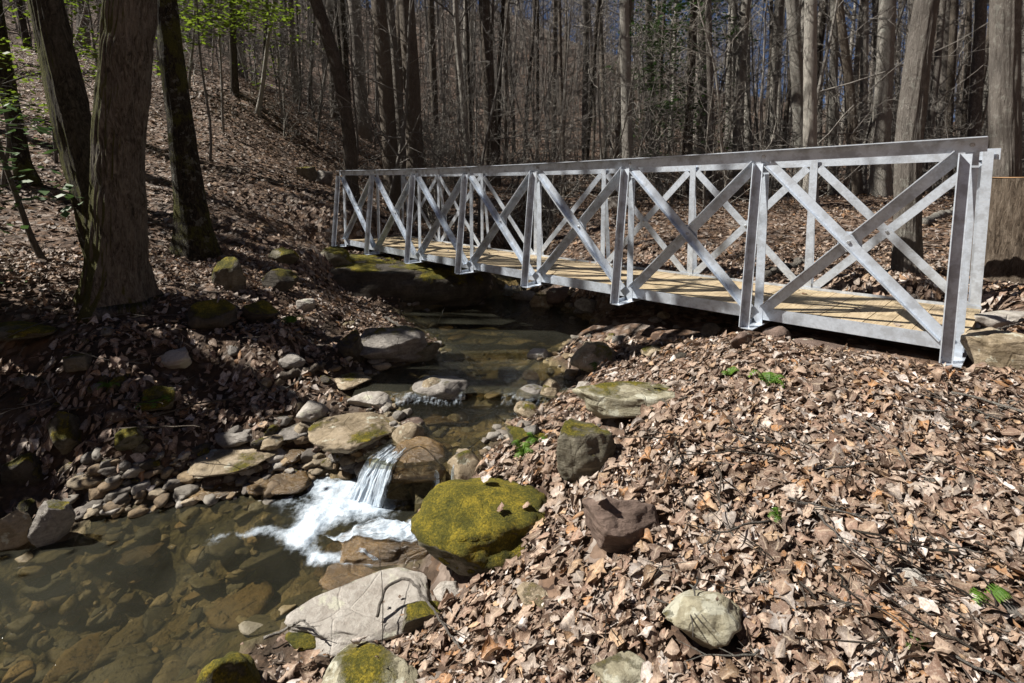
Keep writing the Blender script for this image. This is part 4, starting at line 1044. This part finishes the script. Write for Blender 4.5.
# cut stump
sp = pd(1012, 285, 4.6); sp[2] = hz(sp[0], sp[1]); st = empty('tree_stump', sp)
zt = pd(1012, 177, 4.6)[2] - sp[2]; zz = np.linspace(-.15, zt, 60); Pq = np.stack([zz * 0 + .06 * np.linspace(1, 0, 60), zz * 0, zz], -1)
m = MB().tube(Pq, np.interp(zz, [-.15, 0, .25, zt], [.40, .37, .315, .285]), 120, False, bark_fn(.045, .25, 60, 41)); m.build('bark', BARK['plainoak'], st)
th = np.arange(60) / 60 * 2 * math.pi
MB().add(np.vstack([np.stack([.283 * np.cos(th), .283 * np.sin(th), th * 0 + zt - .004 + .006 * np.sin(th * 3)], -1), [(0, 0, zt)]]), None, [(a, (a + 1) % 60, 60) for a in range(60)]).build('cut_top', cutwood(), st)
set_props(st, 'wide sawn tree stump with brown bark at the right edge', 'stump')

# background wood: prototypes then copies
def proto_tree(seed, H, r, bark, nb, lean=.3, low=6):
    rg = np.random.default_rng(seed); o = empty('forest_tree', (0, 0, 0))
    P = trunk_path(0, 0, -.3, (rg.normal(0, lean), rg.normal(0, lean), H), .12, 24, rg); rr = np.interp(np.linspace(0, 1, 24), [0, .04, .5, 1], [r * 1.35, r, r * .72, .02])
    MB().tube(P, rr, 9, True).build('trunk', BARK[bark], o)
    cb = MB(); branchy(cb, P[8:], rr[8:], nb, 0, rg, .3)
    for b in range(low):
        i = rg.integers(2, 12); d = np.append(rg.normal(size=2), rg.uniform(-.1, .5)); d /= np.linalg.norm(d); L = rg.uniform(.6, 2.2)
        Q = [P[i]]
        for s in range(6): d = d + rg.normal(0, .22, 3); d /= np.linalg.norm(d); Q.append(Q[-1] + d * L / 6)
        Q = np.array(Q); q = np.linspace(.018, .004, 7); cb.tube(Q, q, 4, False); branchy(cb, Q, q, 5, 1, rg, .1)
    cb.build('crown', BARK['twig'], o); return o
def proto_sapling(seed, H):
    rg = np.random.default_rng(seed); o = empty('understory_sapling', (0, 0, 0)); cb = MB(); tb = MB()
    P = trunk_path(0, 0, -.2, (rg.normal(0, .5), rg.normal(0, .5), H), .1, 12, rg); rr = np.linspace(.022 + H * .003, .005, 12)
    tb.tube(P, rr, 6, True); branchy(cb, P, rr, 22, 0, rg, .12, 1.3, (4, 3, 3))
    tb.build('trunk', BARK['pale' if seed % 2 else 'twig'], o); cb.build('branches', BARK['pale' if seed % 2 else 'twig'], o); return o
tp = [proto_tree(100, 19, .13, 'brown', 16), proto_tree(101, 22, .17, 'grey', 18), proto_tree(102, 16, .09, 'dark', 15), proto_tree(103, 20, .15, 'pale', 16), proto_tree(104, 14, .07, 'brown', 14, .9), proto_tree(105, 23, .2, 'grey', 18, .5), proto_tree(106, 12, .055, 'dark', 14, 1.2)]
BG = ('bare tree standing in the dense wood behind the bridge', 'trees of the wood behind the bridge')
used = set(); nput = 0; taken = []
while nput < 260:
    u = rng.random(); dep = 14.5 + 50 * u ** 1.5; px = rng.uniform(-60, 1090)
    if px < 330 and dep < 18: continue
    p = at(px, dep)
    if any((p[0] - a) ** 2 + (p[1] - b) ** 2 < 1.2 for a, b in taken): continue
    taken.append((p[0], p[1])); w_ = [.2, .14, .16, .08, .18, .08, .16] if px < 700 else [.1, .22, .08, .24, .12, .16, .08]
    k = int(rng.choice(7, p=w_)); o = tp[k]
    o = copy_tree(o) if k in used else o; used.add(k)
    s = rng.uniform(.8, 1.25); o.location = p; o.scale = (s,) * 3; o.rotation_euler = (rng.normal(0, .03), rng.normal(0, .03), rng.uniform(0, 6.3))
    set_props(o, BG[0], 'tree', BG[1]); nput += 1
for q in range(7):
    x, y = rng.uniform(-17, -8.5), rng.uniform(7.5, 17)
    if (x + 8.5) * .8 + y * .75 > 5.8 and x > -y * 1.02 - 1: x -= 5
    o = copy_tree(tp[int(rng.choice([0, 1, 3, 5]))]); o.location = (x, y, hz(x, y)); o.scale = (.8, .8, .75); o.rotation_euler = (rng.normal(0, .04), rng.normal(0, .04), rng.uniform(0, 6.3))
    set_props(o, 'bare tree on the slope left of the picture', 'tree', 'trees on the slope left of the picture')
for q in range(14):
    a = rng.uniform(R(80), R(280)); r_ = rng.uniform(7, 24); x, y = r_ * math.sin(a), r_ * math.cos(a)
    if x < -3 and y > -9: continue
    o = copy_tree(tp[int(rng.choice([0, 1, 3, 5]))]); o.location = (x, y, hz(x, y)); o.rotation_euler = (0, 0, rng.uniform(0, 6.3))
    set_props(o, 'bare tree of the wood behind the photographer', 'tree', 'trees behind the photographer')
sp_ = [proto_sapling(200 + a, h) for a, h in enumerate((3.2, 4.6, 6.0, 2.4, 7.5))]
used = set(); nput = 0
while nput < 240:
    dep = 10 + 22 * rng.random() ** 1.3; px = rng.uniform(-40, 1070)
    if px < 330 and dep < 12.5: continue
    if px > 330 and dep < 11: continue
    p = at(px, dep); k = int(rng.integers(5)); o = sp_[k]; o = copy_tree(o) if k in used else o; used.add(k)
    s = rng.uniform(.7, 1.3); o.location = p; o.scale = (s,) * 3; o.rotation_euler = (rng.normal(0, .12), rng.normal(0, .12), rng.uniform(0, 6.3))
    set_props(o, 'thin bare sapling in the undergrowth behind the bridge', 'sapling', 'bare saplings of the undergrowth'); nput += 1
th_ = MB(); rg = np.random.default_rng(78)
for a in range(560):
    px = rg.uniform(-100, 1130); dep = 16 + 44 * rg.random() ** 1.2
    if px < 330 and dep < 20: continue
    p = at(px, dep); H = rg.uniform(2.5, 13); r = .008 + .0022 * H * rg.uniform(.6, 1.3); q_ = .5 * rg.normal(size=2)
    P = trunk_path(p[0], p[1], p[2] - .2, (p[0] + q_[0], p[1] + q_[1], p[2] + H), .12, 8, rg); th_.tube(P, np.linspace(r, r * .3, 8), 4, False)
    for b in range(7):
        f = rg.uniform(.1, 1); o_ = P[0] + (P[-1] - P[0]) * f; d = np.append(rg.normal(size=2), rg.uniform(-.1, .9)); d /= np.linalg.norm(d); L = rg.uniform(.5, 2.2)
        th_.tube(np.array([o_, o_ + d * L * .5, o_ + d * L + [0, 0, .15]]), [r * .4, r * .3, .004], 3, False)
        for e in range(3):
            oo = o_ + d * L * rg.uniform(.3, 1); th_.tube(np.array([oo, oo + (d + rg.normal(0, .6, 3)) * L * .4]), [.008, .004], 3, False)
o = th_.build('undergrowth', BARK['twig']); set_props(o, 'tangled bare brush and thin stems filling the wood', 'undergrowth', kind='stuff')
# far-off wood on the ridge reads as one mass
fw = MB(); rg = np.random.default_rng(77)
for a in range(750):
    px = rg.uniform(-150, 1180)
    if px > 700 and rg.random() < .6: continue
    dep = rg.uniform(58, 120); p = at(px, dep); H = rg.uniform(9, 16)
    P = trunk_path(p[0], p[1], p[2] - .5, (p[0] + rg.normal(0, .8), p[1], p[2] + H), .2, 7, rg); rr = np.linspace(rg.uniform(.09, .2), .03, 7)
    fw.tube(P, rr, 4, False)
    for b in range(12):
        f = rg.uniform(.3, 1); o_ = P[0] + (P[-1] - P[0]) * f; d = np.append(rg.normal(size=2), rg.uniform(.3, 1.2)); d /= np.linalg.norm(d); L = rg.uniform(1.5, 4)
        Q = np.array([o_, o_ + d * L * .5, o_ + d * L + [0, 0, .5]]); fw.tube(Q, [.06, .04, .015], 3, False)
        for e in range(4):
            d2 = d + rg.normal(0, .6, 3); oo = o_ + d * L * rg.uniform(.3, 1); fw.tube(np.array([oo, oo + d2 * 1.1]), [.025, .01], 3, False)
o = fw.build('distant_wood', BARK['grey']); set_props(o, 'bare woodland on the far ridge', 'wood', kind='stuff')

# ------------------------------------------------------------------ green growth
def leaf_spray(mb, c, n, rad, size, rg, flat=.35):
    d = rg.normal(size=(n, 3)) * np.array([1, 1, flat]) * rad; a = rg.uniform(0, 6.3, n); s = size * rg.uniform(.6, 1.3, n)
    for k in range(n):
        u = np.array([math.cos(a[k]), math.sin(a[k]), rg.normal(0, .25)]) * s[k]; w = np.array([-math.sin(a[k]), math.cos(a[k]), rg.normal(0, .3)]) * s[k] * .55
        p = c + d[k]; mb.add([p - u, p + w, p + u, p - w], [(0, 1, 2, 3)])
def leafy(base, H, label, mat, n, rad, size, seed, zlow=.3, flat=.3, clumps=18, spread=1.3, name='leafy_sapling'):
    rg = np.random.default_rng(seed); o = empty(name, base); tb = MB(); fb = MB()
    P = trunk_path(0, 0, -.2, (rg.normal(0, .2), rg.normal(0, .2), H), .08, 12, rg); rr = np.linspace(.03, .006, 12); tb.tube(P, rr, 7, True)
    for c in range(clumps):
        f = rg.uniform(zlow, 1); i = int(f * 11); d = np.append(rg.normal(size=2), rg.uniform(-.1, .35)); d /= np.linalg.norm(d); L = spread * rg.uniform(.4, 1.2)
        Q = np.array([P[i], P[i] + d * L * .5 + [0, 0, .04], P[i] + d * L]); tb.tube(Q, [.009, .006, .003], 4, False)
        for e in range(4): leaf_spray(fb, P[i] + d * L * rg.uniform(.25, 1.1), n // 4, rad, size, rg, flat)
    tb.build('trunk', BARK['twig'], o); fb.build('foliage', mat, o, False)
    return set_props(o, label, 'sapling')
leafy(at(212, 10.5), 5.2, 'bright green leafy sapling on the hillside behind the dark mossy tree', GREEN, 70, .26, .06, 1, .4, .3, 32, 1.6)
leafy(at(228, 12), 6.5, 'taller bright green leafy sapling beside the hillside hump', GREEN, 80, .3, .065, 9, .4, .3, 36, 2.0)
leafy(at(60, 8.6), 4.0, 'green leafed sapling between the leaning trunks at upper left', GREEN, 60, .2, .05, 2, .4, .3, 20, 1.2)
leafy(at(5, 7.2), 2.6, 'low green leafed sapling at the left picture edge', GREEN, 30, .16, .04, 3, .4, .3, 16, .9)
leafy(at(285, 14), 3.4, 'small sparse green sapling at the foot of the hump', GREEN, 22, .2, .05, 4, .3, .3, 14, 1.0)
leafy(at(668, 17), 7.5, 'dark evergreen hemlock sapling with drooping sprays behind the bridge', HEMLOCK, 44, .3, .09, 5, .2, .3, 46, 1.7, 'hemlock')
leafy(at(688, 20), 8.5, 'taller evergreen hemlock further back right of the pale tree', HEMLOCK, 40, .36, .10, 6, .2, .3, 46, 2.0, 'hemlock')
leafy(at(640, 22), 8, 'evergreen hemlock left behind the pale tree', HEMLOCK, 40, .34, .10, 7, .3, .3, 36, 1.8, 'hemlock')

def fern(px, py, size, n, label, mat=FERN, seed=0, name='fern', cat='fern'):
    rg = np.random.default_rng(seed + 50); c = hit(px, py); o = empty(name, c); o.location.z += .02
    for k in range(n):
        a = rg.uniform(0, 6.3); L = size * rg.uniform(.6, 1.1); t = np.linspace(0, 1, 12); rise = rg.uniform(.8, 1.7)
        P = np.stack([np.cos(a) * t * L * .55, np.sin(a) * t * L * .55, L * rise * (t - .75 * t ** 2.2)], -1); m = MB(); m.tube(P, np.linspace(.004, .001, 12), 4, False)
        s = np.array([-math.sin(a), math.cos(a), 0])
        for i in range(2, 12):
            w = L * .2 * math.sin(math.pi * (i / 12) ** .7) + .005; f = (P[i] - P[i - 1]) * .42
            for sg in (1, -1):
                b = P[i]; e = b + s * sg * w + np.array([0, 0, -.15 * w]) + f * .6; m.add([b - f, e - f * .2, e + f * .3, b + f], [(0, 1, 2, 3)])
        m.build('frond', mat, o, False)
    return set_props(o, label, cat)
fern(768,392,.2,9,'bright green fern tuft on the right bank in full sun',seed=1); fern(728,380,.13,6,'small fern left of the sunlit fern tuft',seed=2)
fern(590,374,.2,7,'green plant in front of the split pale rock',seed=3); fern(523,462,.17,8,'green tuft on the mossy ledge above the shore',seed=4)
fern(156,410,.26,9,'dark green fern hanging on the left bank',seed=5); fern(110,392,.2,6,'green tuft left of the hanging fern',seed=6)
fern(292,328,.25,8,'small green plant by the pale stone in the shade',seed=7); fern(660,570,.07,5,'tiny green seedling below the brown angular rock',seed=8)
fern(915,655,.08,6,'small green seedling at lower right',seed=9); fern(985,610,.12,7,'dark green tuft near the right picture edge',seed=10)
fern(535,448,.14,6,'green sprig beside the moss topped boulder',seed=11); fern(780,528,.09,5,'thin green sprig in the sunlit leaves',seed=12)

# ------------------------------------------------------------------ fallen wood
def stick(pix, r, label, mat='twig', lift=.02, name='fallen_branch', cat='branch', group=None, forks=0, lifts=None, taper=.35, seed=0):
    rg = np.random.default_rng(seed + len(label)); K = np.array([hit(*p) for p in pix]); K[:, 2] = [surf(a, b) for a, b in K[:, :2]]
    K[:, 2] += np.array(lifts) if lifts is not None else lift
    n = 8 * len(K); s = np.append(0, np.cumsum(np.linalg.norm(np.diff(K, axis=0), axis=1))); ss = np.linspace(0, s[-1], n)
    P = np.stack([np.interp(ss, s, K[:, k]) for k in range(3)], -1)
    for _ in range(4): P[1:-1] = (P[:-2] + 2 * P[1:-1] + P[2:]) / 4
    P[1:-1] += rg.normal(0, r * .35, (n - 2, 3))
    o0 = P[0].copy(); m = MB(); rr = np.linspace(r, r * taper, n); m.tube(P - o0, rr, 10, True)
    for f in range(forks):
        i = int(rg.uniform(.3, .9) * n); d = (P[min(i + 1, n - 1)] - P[i - 1]); d /= np.linalg.norm(d); d = d + rg.normal(0, .45, 3) * [1, 1, .3]; L = rg.uniform(.08, .3) * s[-1]
        m.tube(np.array([P[i] - o0, P[i] - o0 + d * L * .5, P[i] - o0 + d * L + [0, 0, .01]]), [rr[i] * .6, rr[i] * .45, rr[i] * .2], 6, True)
    o = m.build(name, BARK[mat]); o.location = o0
    return set_props(o, label, cat, group)
stick([(264,648),(282,642),(302,642),(322,650)],.008,'pale stick resting on the moss cushion stone','pale',.05,forks=1)
stick([(378,640),(386,622),(410,616),(440,640),(474,676)],.008,'arched grey branch at the bottom over the block and leaves','grey',lifts=[.03,.1,.12,.1,.03],forks=1)
stick([(372,548),(400,522),(422,500),(446,482)],.005,'thin dark twig across the wet slab by the white water','dark',lifts=[.04,.1,.12,.08],forks=3)
stick([(382,672),(384,630),(380,596)],.003,'thin dark upright twig over the pale slab','dark',lifts=[.02,.1,.18])
stick([(724,596),(760,590),(802,582)],.007,'pale straight stick on the leaves right of the lichen rock','pale',.03)
stick([(950,442),(976,430),(1016,402)],.012,'dark crooked branch lying on the right bank','grey',.03,forks=2)
stick([(922,484),(945,490),(966,498)],.014,'short pale stick among sunlit leaves','pale',.02)
stick([(848,538),(890,548),(930,565)],.009,'grey branch half covered by leaves at right','grey',.02,forks=1)
stick([(800,500),(830,540),(850,580)],.004,'thin brown twig pointing towards the camera','brown',.04)
stick([(690,386),(715,368),(745,352),(768,346)],.022,'curved dark driftwood branch below the second post','dark',.02,forks=1)
stick([(280,380),(300,376),(324,368)],.04,'short mossy driftwood log by the left shore','brown',.03,'driftwood_log','log',taper=.7)
stick([(922,228),(945,219),(968,209)],.07,'pale fallen log behind the near end of the bridge','pale',.06,'fallen_log','log',taper=.7)
stick([(764,281),(785,273),(810,264)],.055,'brown fallen log seen through the truss','grey',.05,'fallen_log','log',taper=.8)
stick([(46,386),(56,404),(66,424)],.006,'thin pale stick leaning on the dark left bank','pale',.05); stick([(70,372),(110,368),(145,370)],.005,'straight pale stem across the left bank','pale',.06)
stick([(250,370),(262,395),(285,412)],.008,'bare driftwood stick above the pale plate','grey',.05,forks=2); stick([(270,400),(290,392),(318,372)],.006,'pale tangled twig beside the driftwood','pale',.05,forks=3)
stick([(436,334),(445,324)],.006,'pale stick poking out of the bridge pool','pale',lifts=[.1,.25]); stick([(385,322),(412,338),(420,346)],.018,'grey drift branch behind the angular boulder','grey',.06)
stick([(975,350),(1000,346),(1024,338)],.008,'thin stick on the flat boulder by the bridge end','grey',.12)
tw_m = []
for a in range(6):
    rg = np.random.default_rng(400 + a); P = np.cumsum(np.vstack([[0, 0, 0], np.stack([rg.uniform(.05, .09, 9), rg.normal(0, .018, 9), rg.normal(0, .005, 9)], -1)]), 0); m = MB(); m.tube(P, np.linspace(.0085, .003, 10), 6, True)
    for f in range(2): i = rg.integers(3, 8); d = np.array([.1, rg.choice([-1, 1]) * .07, .015]); m.tube(np.array([P[i], P[i] + d, P[i] + d * 1.8]), [.0045, .0035, .0015], 5, False)
    me = m.mesh('twig'); me.materials.append(BARK[('twig', 'brown', 'grey', 'dark', 'pale', 'brown')[a]]); tw_m.append(me)
for a in range(120):
    if a < 90: px, py = rng.uniform(600, 1020), rng.uniform(400, 680)
    else: px, py = rng.uniform(0, 320), rng.uniform(260, 440)
    c = hit(px, py); o = link('twig', tw_m[a % 6]); o.location = (c[0], c[1], surf(c[0], c[1]) + .055); o.rotation_euler = (0, rng.normal(0, .08), rng.uniform(0, 6.3)); s = rng.uniform(.35, 1.0) * min(1, max(.5, c[1] / 3)); o.scale = (s,) * 3
    set_props(o, 'small bare twig lying on the dead leaves of the right bank' if a < 90 else 'small bare twig lying on the shaded left bank', 'twig', 'twigs on the right bank' if a < 90 else 'twigs on the left bank')

# unseen snags and shrubs, added and sized to cast shade on the left bank
for q, (x, y, r, h) in enumerate(((-6.3, 3.95, .24, 2.6), (-7.2, 4.5, .26, 3.7))):
    b = np.array([x, y, hz(x, y)])
    tree(b, [b, b + [.05, 0, h * .5], b + [.1, .03, h]], [r, r * .85, r * .75], 'dark', ('thick dark snag added out of view to shade the left bank', 'second dark snag added out of view to shade the left bank')[q], sides=20, n=40, seed=60 + q, ht=.6, nb=4, crown=False)
leafy(np.array([-5.6, 4.15, hz(-5.6, 4.15)]), 2.0, 'evergreen shrub added out of view to shade the left bank', HEMLOCK, 50, .28, .06, 21, .15, .35, 36, 1.0, 'hemlock')
leafy(np.array([-5.2, 3.5, hz(-5.2, 3.5)]), 1.15, 'lower evergreen shrub added out of view to shade the pool edge', HEMLOCK, 50, .2, .06, 22, .1, .35, 30, .6, 'hemlock')
